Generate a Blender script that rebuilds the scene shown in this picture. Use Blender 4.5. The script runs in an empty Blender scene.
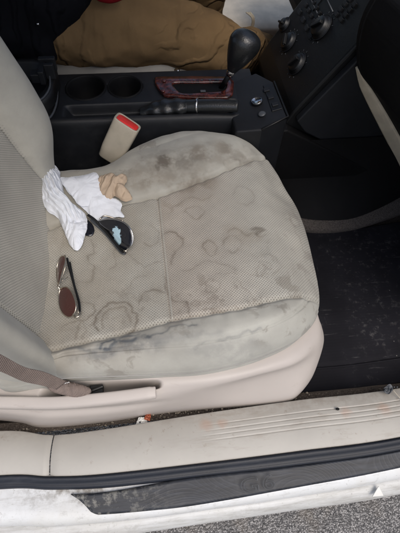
import bpy, bmesh, math, random
from mathutils import Vector, Matrix, noise, geometry
random.seed(4)
S = bpy.context.scene
COL = S.collection
V = Vector

# ------------------------------------------------------------------ camera model
F, PITCH, YAW, ROLL = 432., math.radians(57), math.radians(9), math.radians(3.5)
CAM = V((0, -.10, 1.20))
fw = V((math.cos(PITCH)*math.sin(YAW), math.cos(PITCH)*math.cos(YAW), -math.sin(PITCH)))
R0 = V((math.cos(YAW), -math.sin(YAW), 0)); U0 = R0.cross(fw)
RT = R0*math.cos(ROLL)+U0*math.sin(ROLL); UP = -R0*math.sin(ROLL)+U0*math.cos(ROLL)

def at(px, py, z=None, y=None, x=None):
    """where the line of sight through a photo point meets a known height, depth or station of the car"""
    v = fw+RT*((px-200)/F)-UP*((py-266.5)/F)
    t = (z-CAM.z)/v.z if z is not None else ((y-CAM.y)/v.y if y is not None else (x-CAM.x)/v.x)
    return CAM+v*t

def on_plane(px, py, p0, n):
    v = fw+RT*((px-200)/F)-UP*((py-266.5)/F)
    return CAM+v*((p0-CAM).dot(n)/v.dot(n))

# ------------------------------------------------------------------ node helpers
class NT:
    def __init__(s, name, rough=.7, spec=.5):
        s.m = bpy.data.materials.new(name); s.m.use_nodes = True
        s.t = s.m.node_tree; s.b = s.t.nodes['Principled BSDF']
        s.b.inputs['Roughness'].default_value = rough
        s.b.inputs['Specular IOR Level'].default_value = spec
        s.tc = s.t.nodes.new('ShaderNodeTexCoord')
        s.P = s.tc.outputs['Object']
    def put(s, sock, v):
        if isinstance(v, bpy.types.NodeSocket): s.t.links.new(v, sock)
        elif isinstance(v, (tuple, list)) and sock.type == 'RGBA': sock.default_value = (*v[:3], 1)
        else: sock.default_value = v
    def math(s, op, a, b=0., c=None, clamp=False):
        n = s.t.nodes.new('ShaderNodeMath'); n.operation = op; n.use_clamp = clamp
        s.put(n.inputs[0], a); s.put(n.inputs[1], b)
        if c is not None: s.put(n.inputs[2], c)
        return n.outputs[0]
    def mix(s, f, a, b, mode='MIX'):
        n = s.t.nodes.new('ShaderNodeMix'); n.data_type = 'RGBA'; n.blend_type = mode
        s.put(n.inputs['Factor'], f); s.put(n.inputs[6], a); s.put(n.inputs[7], b)
        return n.outputs[2]
    def noise(s, scale, detail=4, rough=.5, vec=None, dist=0., col=False):
        n = s.t.nodes.new('ShaderNodeTexNoise')
        s.put(n.inputs['Vector'], vec or s.P); n.inputs['Scale'].default_value = scale
        n.inputs['Detail'].default_value = detail; n.inputs['Roughness'].default_value = rough
        n.inputs['Distortion'].default_value = dist
        return n.outputs['Color' if col else 'Fac']
    def vor(s, scale, feature='F1', vec=None, out='Distance', rnd=1.):
        n = s.t.nodes.new('ShaderNodeTexVoronoi'); n.feature = feature
        s.put(n.inputs['Vector'], vec or s.P); n.inputs['Scale'].default_value = scale
        n.inputs['Randomness'].default_value = rnd
        return n.outputs[out]
    def vmath(s, op, a, b=(0, 0, 0), scale=None):
        n = s.t.nodes.new('ShaderNodeVectorMath'); n.operation = op
        s.put(n.inputs[0], a); s.put(n.inputs[1], b)
        if scale is not None: s.put(n.inputs['Scale'], scale)
        return n.outputs['Value' if op in ('LENGTH', 'DISTANCE', 'DOT_PRODUCT') else 'Vector']
    def sep(s, v=None):
        n = s.t.nodes.new('ShaderNodeSeparateXYZ'); s.put(n.inputs[0], v or s.P); return n.outputs
    def step(s, v, a, b):           # 0 below a, 1 above b
        n = s.t.nodes.new('ShaderNodeMapRange'); n.interpolation_type = 'SMOOTHSTEP'
        s.put(n.inputs[0], v); n.inputs[1].default_value = a; n.inputs[2].default_value = b
        return n.outputs[0]
    def band(s, v, c, w):           # 1 at c falling to 0 at +-w
        return s.math('SUBTRACT', 1., s.step(s.math('ABSOLUTE', s.math('SUBTRACT', v, c)), 0, w))
    def bump(s, h, strength=.5, dist=.001):
        n = s.t.nodes.new('ShaderNodeBump'); s.put(n.inputs['Height'], h)
        n.inputs['Strength'].default_value = strength; n.inputs['Distance'].default_value = dist
        s.t.links.new(n.outputs[0], s.b.inputs['Normal']); return n
    def color(s, c): s.put(s.b.inputs['Base Color'], c); return s
    def rough(s, c): s.put(s.b.inputs['Roughness'], c); return s

def srgb(r, g, b):
    f = lambda c: (c/255/12.92) if c/255 <= .04045 else ((c/255+.055)/1.055)**2.4
    return (f(r), f(g), f(b))

def plain(name, col, rough=.6, spec=.5, metal=0., grain=600, gs=.25, var=.12, gd=.0004):
    m = NT(name, rough, spec)
    n = m.noise(18, 5, .6)
    dark = tuple(c*(1-var) for c in col); lite = tuple(min(1, c*(1+var)) for c in col)
    m.color(m.mix(m.step(n, .3, .7), dark, lite))
    m.b.inputs['Metallic'].default_value = metal
    if gs: m.bump(m.vor(grain), gs, gd)
    return m.m

# ------------------------------------------------------------------ mesh helpers
def props(o, label=None, cat=None, group=None, kind=None):
    if label: o['label'] = label
    if cat: o['category'] = cat
    if group: o['group'] = group
    if kind: o['kind'] = kind
    return o
def thing(name, label, cat, loc, group=None):
    o = bpy.data.objects.new(name, None); o.empty_display_size = .05; COL.objects.link(o); o.location = loc
    return props(o, label, cat, group)
def worldloc(o):
    p = V((0, 0, 0))
    while o is not None: p += o.location; o = o.parent
    return p
def link(o, mat, parent):
    if parent is not None:
        o.location = -worldloc(parent); o.parent = parent
    COL.objects.link(o)
    if mat is not None: o.data.materials.append(mat)
    return o
def obj(name, bm, mat, parent=None, smooth=True, sub=0, angle=None, solid=None, bevel=None):
    bmesh.ops.recalc_face_normals(bm, faces=bm.faces) if solid != 'keep' else None
    me = bpy.data.meshes.new(name); bm.to_mesh(me); bm.free()
    if smooth: me.polygons.foreach_set('use_smooth', [True]*len(me.polygons))
    o = bpy.data.objects.new(name, me); link(o, mat, parent)
    if isinstance(solid, float):
        k = o.modifiers.new('t', 'SOLIDIFY'); k.thickness = abs(solid); k.offset = -1 if solid > 0 else 1
    if bevel:
        k = o.modifiers.new('b', 'BEVEL'); k.width = bevel; k.segments = 3; k.limit_method = 'ANGLE'; k.angle_limit = .6
        k.harden_normals = False
    if sub: k = o.modifiers.new('s', 'SUBSURF'); k.levels = k.render_levels = sub
    if angle is not None:
        try:
            me.set_sharp_from_angle(angle=angle)
        except Exception: pass
    return o

def cr(pts, n, closed=False):
    """Catmull-Rom through pts, n samples evenly by chord"""
    pts = [V(p) for p in pts]; m = len(pts)
    g = (lambda i: pts[i % m]) if closed else (lambda i: pts[i] if 0 <= i < m else (pts[0]*2-pts[1] if i < 0 else pts[-1]*2-pts[-2]))
    fine = []
    segs = m if closed else m-1
    for i in range(segs):
        a, b, c, d = g(i-1), g(i), g(i+1), g(i+2)
        for k in range(16):
            t = k/16
            fine.append(.5*((2*b)+(c-a)*t+(2*a-5*b+4*c-d)*t*t+(3*b-a-3*c+d)*t**3))
    fine.append(pts[0].copy() if closed else pts[-1].copy())
    L = [0]
    for i in range(1, len(fine)): L.append(L[-1]+(fine[i]-fine[i-1]).length)
    out = []; j = 0
    for k in range(n):
        s = L[-1]*k/(n if closed else n-1)
        while j < len(L)-2 and L[j+1] < s: j += 1
        d = L[j+1]-L[j]
        out.append(fine[j].lerp(fine[j+1], (s-L[j])/d if d > 1e-9 else 0))
    return out
def grid(bm, rows, wrap=False, flip=False):
    vs = [[bm.verts.new(p) for p in r] for r in rows]
    for a, b in zip(vs, vs[1:]):
        n = len(a)
        for i in range(n if wrap else n-1):
            q = (a[i], a[(i+1) % n], b[(i+1) % n], b[i])
            try: bm.faces.new(q[::-1] if flip else q)
            except Exception: pass
    return vs
def seam_attr(o, fn):
    a = o.data.attributes.new('seam_distance', 'FLOAT', 'POINT')
    a.data.foreach_set('value', [fn(v.co) for v in o.data.vertices])
def loft(ctrl, nu, nv, fn=None):
    """ctrl: rows of 3D points -> smooth sheet, nv samples across rows"""
    rows = [cr(r, nu) for r in ctrl]
    cols = [cr([r[i] for r in rows], nv) for i in range(nu)]
    out = [[cols[i][j] for i in range(nu)] for j in range(nv)]
    if fn: out = [[fn(p, i/(nu-1), j/(nv-1)) for i, p in enumerate(r)] for j, r in enumerate(out)]
    bm = bmesh.new(); grid(bm, out); return bm
def sheet(rows, nu, close_thick=None):
    bm = bmesh.new(); grid(bm, [cr(r, nu) for r in rows]); return bm
def frame_of(d):
    d = d.normalized(); a = V((0, 0, 1)) if abs(d.z) < .9 else V((1, 0, 0))
    u = d.cross(a).normalized(); return u, d.cross(u)
def tube(bm, pts, r, seg=12, n=None, caps=True, flat=1., up=None):
    pts = [V(p) for p in pts]
    if n: pts = cr(pts, n)
    m = len(pts); rr = r if callable(r) else (lambda t: r)
    rows = []
    pu = None
    for i, p in enumerate(pts):
        d = pts[min(i+1, m-1)]-pts[max(i-1, 0)]
        if pu is None: pu = (V(up) if up else frame_of(d)[0])
        dn = d.normalized(); pu = (pu-dn*pu.dot(dn)).normalized(); w = dn.cross(pu)
        q = rr(i/(m-1))
        rows.append([p+pu*math.cos(a)*q+w*math.sin(a)*q*flat for a in [2*math.pi*k/seg for k in range(seg)]])
    vs = grid(bm, rows, wrap=True)
    if caps:
        bm.faces.new(vs[0][::-1]); bm.faces.new(vs[-1])
    return vs
def box(bm, c, s, rot=None):
    M = Matrix.Translation(V(c)) @ (rot.to_4x4() if rot else Matrix.Identity(4)) @ Matrix.Diagonal((*s, 1))
    bmesh.ops.create_cube(bm, size=1, matrix=M)
def lathe(bm, prof, M, seg=40):
    """prof: (radius, height) pairs, M places the z axis"""
    rows = [[M @ V((r*math.cos(a), r*math.sin(a), h)) for a in [2*math.pi*k/seg for k in range(seg)]] for r, h in prof]
    vs = grid(bm, rows, wrap=True)
    for e in (vs[0][::-1], vs[-1]):
        try: bm.faces.new(e)
        except Exception: pass
def axes(o, zdir, xdir=None):
    z = V(zdir).normalized(); x = V(xdir) if xdir is not None else frame_of(z)[0]
    x = (x-z*x.dot(z)).normalized(); y = z.cross(x)
    M = Matrix((x, y, z)).transposed().to_4x4(); M.translation = V(o); return M
def prism(bm, poly, depth):
    """poly: list of 3D points (planar), depth: vector"""
    a = [bm.verts.new(p) for p in poly]; b = [bm.verts.new(V(p)+depth) for p in poly]
    n = len(a); bm.faces.new(a); bm.faces.new(b[::-1])
    for i in range(n): bm.faces.new((a[i], b[i], b[(i+1) % n], a[(i+1) % n]))
def lerp(a, b, t): return a+(b-a)*t
def sm(a, b, v):
    t = max(0, min(1, (v-a)/(b-a))); return t*t*(3-2*t)
def interp(tab, x):
    if x <= tab[0][0]: return tab[0][1]
    for (a, b), (c, d) in zip(tab, tab[1:]):
        if x <= c: return b+(d-b)*(x-a)/(c-a)
    return tab[-1][1]
def blobs(name, chains, mat, parent, voxel=.012, disp=None, smoothit=6, fn=None):
    bm = bmesh.new()
    for ch in chains:
        P = [V(c[0]) for c in ch]; Rr = [c[1] for c in ch]
        n = max(6, len(P)*8)
        pp = cr(P, n)
        tot = [0]
        for a, b in zip(P, P[1:]): tot.append(tot[-1]+(b-a).length)
        tab = [(t/tot[-1], r) for t, r in zip(tot, Rr)]
        tube(bm, pp, lambda t: interp(tab, t), seg=20)
        for p, r in ((P[0], Rr[0]), (P[-1], Rr[-1])):
            bmesh.ops.create_icosphere(bm, subdivisions=3, radius=r*.98, matrix=Matrix.Translation(p))
    o = obj(name, bm, mat, parent)
    k = o.modifiers.new('r', 'REMESH'); k.mode = 'VOXEL'; k.voxel_size = voxel; k.use_smooth_shade = True
    k = o.modifiers.new('sm', 'SMOOTH'); k.factor = .5; k.iterations = smoothit
    if disp:
        for nm, sc, st in disp:
            tx = bpy.data.textures.new(nm, 'CLOUDS'); tx.noise_scale = sc; tx.noise_depth = 2
            d = o.modifiers.new('d', 'DISPLACE'); d.texture = tx; d.strength = st; d.mid_level = .5; d.texture_coords = 'LOCAL'
    return o

# ================================================================== MATERIALS
# --- seat shape numbers shared by mesh and material
near_seam = [at(-10, 352, z=.54), at(50, 350, z=.54), at(110, 337, z=.54), at(170, 322, z=.545), at(240, 309, z=.55), at(320, 296, z=.52)]
far_seam = [at(40, 230, z=.54), at(110, 207, z=.54), at(160, 196, z=.545), at(212, 178, z=.55), at(266, 160, z=.53)]
near_tab = [(p.x, p.y) for p in near_seam]; far_tab = [(p.x, p.y) for p in far_seam]
CX = [at(170, 320, z=.545), at(157, 196, z=.545)]

def base_z(x, y):
    z = .538+.018*sm(-.2, .15, x)
    yn, yf = interp(near_tab, x), interp(far_tab, x)
    m = (y-yn)/(yf-yn)
    if 0 < m < 1: z -= .012*math.sin(math.pi*m)*(1-sm(.15, .27, x))
    if y < yn: z += .010*math.sin(min(1, (yn-y)/.075)*math.pi)*(1-sm(.2, .28, x))
    if y > yf: z += .016*math.sin(min(1, (y-yf)/.13)*math.pi*.8)*(1-.5*sm(.1, .28, x))
    z -= .055*sm(.17, .33, x)**1.3
    return z
def seat_hit(px, py, h=0.):
    z = .54+h
    for _ in range(6):
        p = at(px, py, z=z); z = base_z(p.x, p.y)+h
    return at(px, py, z=z)

SEAM_B = (CX[1].x-CX[0].x)/(CX[1].y-CX[0].y); SEAM_A = CX[0].x-SEAM_B*CX[0].y
def fabric(name, base, holes=True, stains=(), back=False):
    m = NT(name, .95, .15)
    X = m.sep()
    x, y, z = X[0], X[1], X[2]
    wob = m.vmath('SCALE', m.vmath('SUBTRACT', m.noise(22, 3, .55, col=True), (.5, .5, .5)), scale=.04)
    W = m.vmath('ADD', m.P, wob)
    dirt = m.noise(7, 6, .62)
    c = m.mix(m.step(dirt, .3, .72), tuple(v*.80 for v in base), tuple(v*1.08 for v in base))
    # woven heather
    fine = m.noise(900, 2, .6)
    c = m.mix(m.math('MULTIPLY', fine, .35), c, tuple(v*.6 for v in base))
    h = m.math('MULTIPLY', fine, .25)
    if back:   # the face of the backrest is steep: its weave is laid out on y and z
        ca, cb = y, z
    else:
        ca, cb = x, y
    if holes is not None:
        k = math.pi/.0030
        s1 = m.math('SINE', m.math('MULTIPLY', ca, k*1.12))
        s2 = m.math('SINE', m.math('MULTIPLY', cb, k*1.12))
        dots = m.step(m.math('MULTIPLY', s1, s2), .18, .62)
        mask = 1.
        if isinstance(holes, (list, tuple)):
            at_ = m.t.nodes.new('ShaderNodeAttribute'); at_.attribute_name = 'seam_distance'
            mask = m.step(at_.outputs['Fac'], -.0005, .0015)
        dots = m.math('MULTIPLY', dots, mask)
        c = m.mix(m.math('MULTIPLY', mask, .35), c, m.mix(1., c, (.95, .91, .885), 'MULTIPLY'))
        c = m.mix(m.math('MULTIPLY', dots, .72), c, tuple(v*.30 for v in base))
        h = m.math('SUBTRACT', h, m.math('MULTIPLY', dots, 1.))
    # wandering water marks: contours of a warped noise
    if stains:
        n1 = m.noise(9, 2.5, .5, vec=W, dist=.5)
        ring = m.math('MULTIPLY', m.band(n1, .53, .012), m.step(m.noise(7, 3, .6), .48, .62))
        blot = m.math('MULTIPLY', m.step(m.noise(24, 5, .65, vec=W), .52, .62), m.step(m.noise(6, 2, .5, vec=m.vmath('ADD', m.P, (7, 1, 2))), .48, .62))
        grime = m.math('MULTIPLY', m.math('SUBTRACT', 1., m.step(m.math('ADD', x, m.math('MULTIPLY', m.noise(8, 4, .6), .18)), -.06, .22)), m.step(m.noise(13, 4, .6), .25, .6))
        c = m.mix(m.math('MULTIPLY', grime, .42), c, tuple(v*q for v, q in zip(base, (.55, .50, .45))))
        c = m.mix(m.math('MULTIPLY', blot, .42), c, tuple(v*q for v, q in zip(base, (.34, .30, .27))))
        c = m.mix(m.math('MULTIPLY', ring, m.math('MULTIPLY', mask, .30)), c, tuple(v*q for v, q in zip(base, (.40, .35, .31))))
        for an, tint_, k_ in (('tide_mark', tuple(v*q for v, q in zip(base, (.28, .24, .21))), .78), ('tide_fill', tuple(v*q for v, q in zip(base, (.56, .51, .46))), .8), ('grey_smear', srgb(76, 81, 86), .85)):
            a2 = m.t.nodes.new('ShaderNodeAttribute'); a2.attribute_name = an
            f2 = m.math('MULTIPLY', a2.outputs['Fac'], m.math('ADD', .50, m.math('MULTIPLY', m.step(m.noise(38, 4, .7), .28, .62), .6)))
            c = m.mix(m.math('MULTIPLY', f2, k_, clamp=True), c, tint_)
        # the front cross panel is a shade browner than the rear one
        pnl = m.math('MULTIPLY', m.step(m.math('SUBTRACT', x, m.math('ADD', SEAM_A, m.math('MULTIPLY', y, SEAM_B))), -.001, .001), mask)
        c = m.mix(m.math('MULTIPLY', pnl, m.math('SUBTRACT', .8, m.step(x, .05, .25))), c, m.mix(1., c, (.93, .87, .85), 'MULTIPLY'))
        W = m.vmath('ADD', W, m.vmath('SCALE', m.vmath('SUBTRACT', m.noise(70, 3, .6, col=True), (.5, .5, .5)), scale=.005))
        WX = m.sep(W)
        brk = m.math('ADD', .35, m.math('MULTIPLY', m.step(m.noise(20, 3, .6), .30, .62), .65))
        for (cx, cy, rx, ry, w, st, kind, tint) in stains:
            u = m.math('DIVIDE', m.math('SUBTRACT', WX[0], cx), rx)
            v = m.math('DIVIDE', m.math('SUBTRACT', WX[1], cy), ry)
            d = m.math('SQRT', m.math('ADD', m.math('MULTIPLY', u, u), m.math('MULTIPLY', v, v)))
            if kind == 'ring': f = m.math('MULTIPLY', m.math('ADD', m.band(d, 1., w*1.25), m.math('MULTIPLY', m.math('SUBTRACT', 1., m.step(d, .75, 1.)), .25)), brk)
            else: f = m.math('MULTIPLY', m.math('SUBTRACT', 1., m.step(d, .55, 1.1)), m.step(m.noise(40, 4, .66), .32, .60))
            c = m.mix(m.math('MULTIPLY', f, st*(.95 if kind == 'ring' else 1.15), clamp=True), c, tint)
    if stains:   # pale topstitch along the cross seam and the two long seams
        sx = m.math('SUBTRACT', x, m.math('ADD', SEAM_A, m.math('MULTIPLY', y, SEAM_B)))
        thr = m.math('MULTIPLY', m.band(m.math('SUBTRACT', sx, .004), 0., .0030), mask)
        thr = m.math('ADD', m.math('MULTIPLY', thr, .8), m.math('MULTIPLY', m.band(at_.outputs['Fac'], .0045, .0022), .15), clamp=True)
        c = m.mix(m.math('MULTIPLY', thr, .55), c, tuple(min(.8, v*1.35) for v in base))
    m.color(c)
    m.bump(h, .55, .0012)
    m.b.inputs['Sheen Weight'].default_value = .15
    return m.m

def line_fit(p, q):   # y = a + b x through two points
    b = (q.y-p.y)/(q.x-p.x); return (p.y-b*p.x, b)
FAB = srgb(168, 166, 157)
DK = srgb(78, 70, 62); BL = srgb(70, 74, 80); BR = srgb(110, 100, 88)
def st(px, py, rx, ry, w, s, kind='ring', tint=DK):
    p = seat_hit(px, py); return (p.x, p.y, rx, ry, w, s, kind, tint)
stains = [
    st(257, 232, .022, .012, .3, .5, 'blob'), st(205, 290, .02, .015, .3, .2, 'blob'),
    st(164, 161, .022, .020, .3, .60, 'blob'), st(158, 168, .008, .012, .3, .4, 'blob'), st(185, 160, .03, .02, .3, .28, 'blob'), st(200, 154, .025, .03, .3, .28, 'blob', BR),
    st(190, 186, .06, .022, .3, .35, 'blob', BR), st(245, 160, .02, .02, .3, .22, 'blob', BR), st(222, 148, .02, .02, .3, .28, 'blob', BR),
    st(175, 158, .10, .045, .3, .22, 'blob', DK), st(215, 150, .07, .04, .3, .2, 'blob', BR), st(140, 178, .05, .03, .3, .28, 'blob', BR), st(180, 178, .10, .02, .3, .3, 'blob', BR), st(240, 152, .05, .03, .3, .2, 'blob', DK),
    st(130, 345, .08, .014, .3, .35, 'blob', BL), st(230, 345, .09, .012, .3, .15, 'blob', BL),
]
M_cush = fabric('seat_fabric', srgb(172, 171, 163), (line_fit(near_seam[1], near_seam[4]), line_fit(far_seam[1], far_seam[4])), stains)
bs = [at(0, 270, x=-.245), at(40, 352, x=-.21), at(0, 136, x=-.245), at(46, 168, x=-.21)]
def lf2(p, q): b = (q.y-p.y)/(q.z-p.z); return (p.y-b*p.z, b)
M_back = fabric('backrest_fabric', FAB, ((.215, .0), (.585, .0)), (), back=True)
M_vel = fabric('seat_side_fabric', srgb(150, 148, 143), None)

BEIGE = srgb(168, 165, 158)
def trim_mat():
    m = NT('beige_plastic', .5, .4)
    n = m.noise(6, 6, .65); n2 = m.noise(70, 4, .7)
    c = m.mix(m.step(n, .3, .75), tuple(v*.90 for v in BEIGE), tuple(v*1.03 for v in BEIGE))
    sp = m.math('MULTIPLY', m.step(n2, .60, .72), m.step(m.noise(9, 3), .42, .6))
    c = m.mix(m.math('MULTIPLY', sp, .5), c, srgb(120, 108, 92))
    st_ = m.noise(50, 6, .75, vec=m.vmath('MULTIPLY', m.P, (.25, 1.4, 1)))
    c = m.mix(m.math('MULTIPLY', m.math('MULTIPLY', m.step(st_, .50, .68), m.step(m.sep()[0], -.1, .15)), .30), c, srgb(125, 114, 98))
    eg = m.math('MULTIPLY', m.step(m.sep()[1], .075, .11), m.step(m.noise(60, 4, .7), .3, .7))
    c = m.mix(m.math('MULTIPLY', eg, .35), c, srgb(110, 98, 84))
    # rusty rub marks
    for (px, py, r) in ((206, 425, .012), (222, 424, .008), (383, 409, .012), (345, 412, .010)):
        p = at(px, py, z=.385)
        d = m.vmath('DISTANCE', m.vmath('ADD', m.P, m.vmath('SCALE', m.noise(60, 3, col=True), scale=.02)), tuple(p+V((.01, .01, .01))))
        f = m.math('MULTIPLY', m.math('SUBTRACT', 1., m.step(d, r*.3, r*1.6)), .28)
        c = m.mix(f, c, srgb(168, 120, 90))
    m.color(c); m.rough(m.math('ADD', .42, m.math('MULTIPLY', n, .2)))
    m.bump(m.vor(900), .12, .0003); return m.m
M_trim = trim_mat()
def shield_mat():
    m = NT('seat_side_plastic', .45, .4); base = srgb(174, 167, 161)
    n = m.noise(8, 5, .6)
    c = m.mix(m.step(n, .3, .75), tuple(v*.93 for v in base), tuple(v*1.02 for v in base))
    sc = m.math('MULTIPLY', m.step(m.noise(40, 5, .75, vec=m.vmath('MULTIPLY', m.P, (.35, 1, 1))), .60, .68), .22)
    c = m.mix(sc, c, srgb(135, 122, 110))
    m.color(c); m.bump(m.vor(900), .12, .0003); return m.m
M_shield = shield_mat()

def paint_mat():
    m = NT('white_paint', .32, .5)
    base = srgb(203, 205, 205)
    X = m.sep()
    n = m.noise(9, 6, .7); g = m.noise(55, 5, .75); g2 = m.noise(160, 4, .7)
    c = m.mix(m.math('MULTIPLY', m.step(n, .40, .7), .45), base, srgb(190, 188, 180))
    fl = m.math('MULTIPLY', m.step(g, .52, .70), m.step(m.noise(5, 3), .35, .6))
    # more grime near the rear end of the scuff plate and up against the seal
    px = m.math('SUBTRACT', 1., m.step(m.math('ABSOLUTE', m.math('ADD', X[0], .18)), .02, .14))
    up = m.step(X[1], -.035, .01)
    gr = m.math('MULTIPLY', m.math('MULTIPLY', px, up), m.step(g, .35, .6))
    c = m.mix(m.math('ADD', m.math('MULTIPLY', fl, .35), m.math('MULTIPLY', gr, .75), clamp=True), c, srgb(112, 106, 96))
    c = m.mix(m.math('MULTIPLY', m.step(g2, .60, .72), .45), c, srgb(110, 106, 98))
    st_ = m.noise(60, 5, .75, vec=m.vmath('MULTIPLY', m.P, (.2, 1.5, 1.5)))
    c = m.mix(m.math('MULTIPLY', m.step(st_, .52, .68), .30), c, srgb(135, 132, 125))
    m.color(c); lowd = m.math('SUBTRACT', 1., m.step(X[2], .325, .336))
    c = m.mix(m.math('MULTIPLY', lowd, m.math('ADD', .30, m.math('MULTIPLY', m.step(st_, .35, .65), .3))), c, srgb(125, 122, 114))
    m.color(c); m.rough(m.math('ADD', .28, m.math('MULTIPLY', n, .35)))
    return m.m
M_paint = paint_mat()

def dusty(name, col, dust=srgb(120, 118, 115), amt=.25, rough=.6, scale=30, gs=.3, stretch=(1, 1, 1), grain=500, spec=.4):
    m = NT(name, rough, spec)
    v = m.vmath('MULTIPLY', m.P, stretch)
    n = m.noise(scale, 6, .72, vec=v); b = m.noise(5, 3, .5)
    f = m.math('MULTIPLY', m.math('MULTIPLY', m.step(n, .45, .8), m.step(b, .3, .65)), amt)
    c = m.mix(m.step(m.noise(12, 4), .3, .7), tuple(q*.85 for q in col), tuple(q*1.12 for q in col))
    m.color(m.mix(f, c, dust)); m.rough(m.math('ADD', rough-.1, m.math('MULTIPLY', n, .2)))
    m.bump(m.vor(grain), gs, .0004); return m.m
M_seal = dusty('black_rubber', srgb(27, 31, 39), srgb(90, 93, 100), .30, .5, 40, .2, (.25, 1, 1), spec=.35)
M_black = dusty('black_plastic', srgb(9, 10, 12), srgb(80, 80, 80), .10, .5)
M_char = dusty('charcoal_plastic', srgb(21, 23, 27), srgb(90, 90, 90), .12, .55)
M_dark = dusty('dark_soft_plastic', srgb(5, 5, 7), srgb(60, 60, 60), .05, .7, spec=.25)
M_gloss = plain('gloss_black', srgb(11, 12, 14), .45, .5, gs=0)
M_grey = plain('grey_plastic', srgb(66, 69, 73), .45)
M_chrome = plain('chrome', srgb(200, 200, 200), .18, metal=1., gs=0)
M_silver = plain('silver_wire', srgb(200, 190, 175), .22, metal=1., gs=0)
M_leather = dusty('black_leather', srgb(26, 28, 30), srgb(90, 90, 90), .05, .35, grain=350, gs=.5, spec=.6)

def scuff_mat():
    m = NT('scuff_plate_rubber', .5, .4)
    X = m.sep()
    n = m.noise(14, 6, .7); v = m.vmath('MULTIPLY', m.P, (.12, 1, 1)); s = m.noise(160, 5, .7, vec=v)
    # contour lines of the pressed pattern
    gm = m.noise(2.6, 1, .4, vec=m.vmath('MULTIPLY', m.P, (1.6, 2.4, 1)))
    con = m.math('SINE', m.math('MULTIPLY', gm, 420.))
    band = m.math('MULTIPLY', m.step(con, .2, 1.), m.step(X[0], -.16, -.02))
    c = m.mix(m.step(s, .35, .75), srgb(22, 25, 31), srgb(42, 46, 54))
    c = m.mix(m.math('MULTIPLY', band, .035), c, srgb(120, 124, 130))
    sc = m.math('MULTIPLY', m.step(m.noise(48, 6, .75), .47, .60), m.math('SUBTRACT', 1., m.step(X[0], -.17, .02)))
    c = m.mix(m.math('MULTIPLY', sc, .60), c, srgb(140, 138, 130))
    d2 = m.math('MULTIPLY', m.step(n, .52, .72), .3)
    c = m.mix(m.math('MULTIPLY', d2, .6), c, srgb(100, 102, 104))
    m.color(c); m.bump(m.math('ADD', m.math('MULTIPLY', s, .3), m.math('MULTIPLY', band, .4)), .4, .0005)
    return m.m
M_scuff = scuff_mat()
M_plug = plain('plug_plastic', srgb(205, 205, 200), .5)

def wood_mat():
    m = NT('burl_wood', .25, .6)
    v = m.vmath('ADD', m.P, m.vmath('SCALE', m.noise(30, 4, .6, col=True), scale=.06))
    n = m.noise(70, 8, .7, vec=v); k = m.vor(120, vec=v)
    c = m.mix(m.step(n, .38, .62), srgb(32, 14, 12), srgb(88, 42, 36))
    c = m.mix(m.math('SUBTRACT', 1., m.step(k, .0, .4)), c, srgb(40, 22, 20))
    m.color(c); m.b.inputs['Coat Weight'].default_value = .35; m.b.inputs['Coat Roughness'].default_value = .1
    return m.m
M_wood = wood_mat()

def asphalt_mat():
    m = NT('asphalt', .9, .3)
    v1 = m.vor(300); v1c = m.vor(300, out='Color'); n = m.noise(520, 3, .8); b = m.noise(9, 4, .6)
    g = m.sep(v1c)[0]
    c = m.mix(m.step(g, .1, 1.), srgb(92, 92, 93), srgb(190, 188, 186))
    c = m.mix(m.math('MULTIPLY', m.step(v1, .4, .8), .8), c, srgb(70, 70, 72))
    c = m.mix(m.math('MULTIPLY', m.step(n, .4, .65), .5), c, srgb(120, 118, 116))
    c = m.mix(m.math('MULTIPLY', m.step(b, .5, .7), .4), c, srgb(140, 132, 122))
    b2 = m.noise(28, 5, .7)
    c = m.mix(m.math('MULTIPLY', m.step(b2, .5, .72), .45), c, srgb(80, 79, 78))
    m.color(c); m.bump(m.math('SUBTRACT', m.math('MULTIPLY', n, .4), v1), .9, .004); return m.m
M_asph = asphalt_mat()

def mat_mat():
    m = NT('rubber_mat', .85, .2)
    X = m.sep()
    n = m.noise(60, 7, .78); b = m.noise(7, 3, .5); s = m.noise(90, 5, .7, vec=m.vmath('MULTIPLY', m.P, (.15, 1.6, 1)))
    s2 = m.noise(70, 5, .7, vec=m.vmath('MULTIPLY', m.P, (1.2, .2, 1)))
    c = m.mix(m.step(b, .3, .7), srgb(22, 22, 27), srgb(34, 34, 40))
    c = m.mix(m.math('MULTIPLY', m.math('MULTIPLY', m.step(n, .52, .72), m.step(b, .42, .60)), .25), c, srgb(150, 148, 146))
    c = m.mix(m.math('MULTIPLY', m.step(s, .62, .72), .25), c, srgb(135, 134, 134))
    c = m.mix(m.math('MULTIPLY', m.step(s2, .66, .73), .2), c, srgb(120, 120, 120))
    fl = m.math('MULTIPLY', m.math('SUBTRACT', 1., m.step(m.vor(48), .03, .07)), m.step(m.noise(11, 2), .5, .62))
    c = m.mix(m.math('MULTIPLY', fl, .4), c, srgb(190, 188, 182))
    rib = m.math('SINE', m.math('MULTIPLY', X[1], 900.))
    m.color(c); m.bump(m.math('ADD', m.math('MULTIPLY', rib, .12), n), .4, .0010); return m.m
M_mat = mat_mat()

def carpet_mat(name, col, gravel=0.):
    m = NT(name, .97, .1)
    n = m.noise(350, 4, .8); b = m.noise(20, 4, .6)
    c = m.mix(m.step(n, .35, .65), tuple(v*.55 for v in col), tuple(v*1.35 for v in col))
    if gravel:
        g = m.math('MULTIPLY', m.math('SUBTRACT', 1., m.step(m.vor(190), .18, .32)), m.step(b, .36, .5))
        c = m.mix(m.math('MULTIPLY', g, gravel), c, srgb(165, 155, 140))
    m.color(c); m.bump(n, .9, .003); return m.m
M_carpet = carpet_mat('carpet', srgb(92, 84, 77), .25)
M_carpet2 = carpet_mat('carpet_edge', srgb(98, 92, 88))

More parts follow.
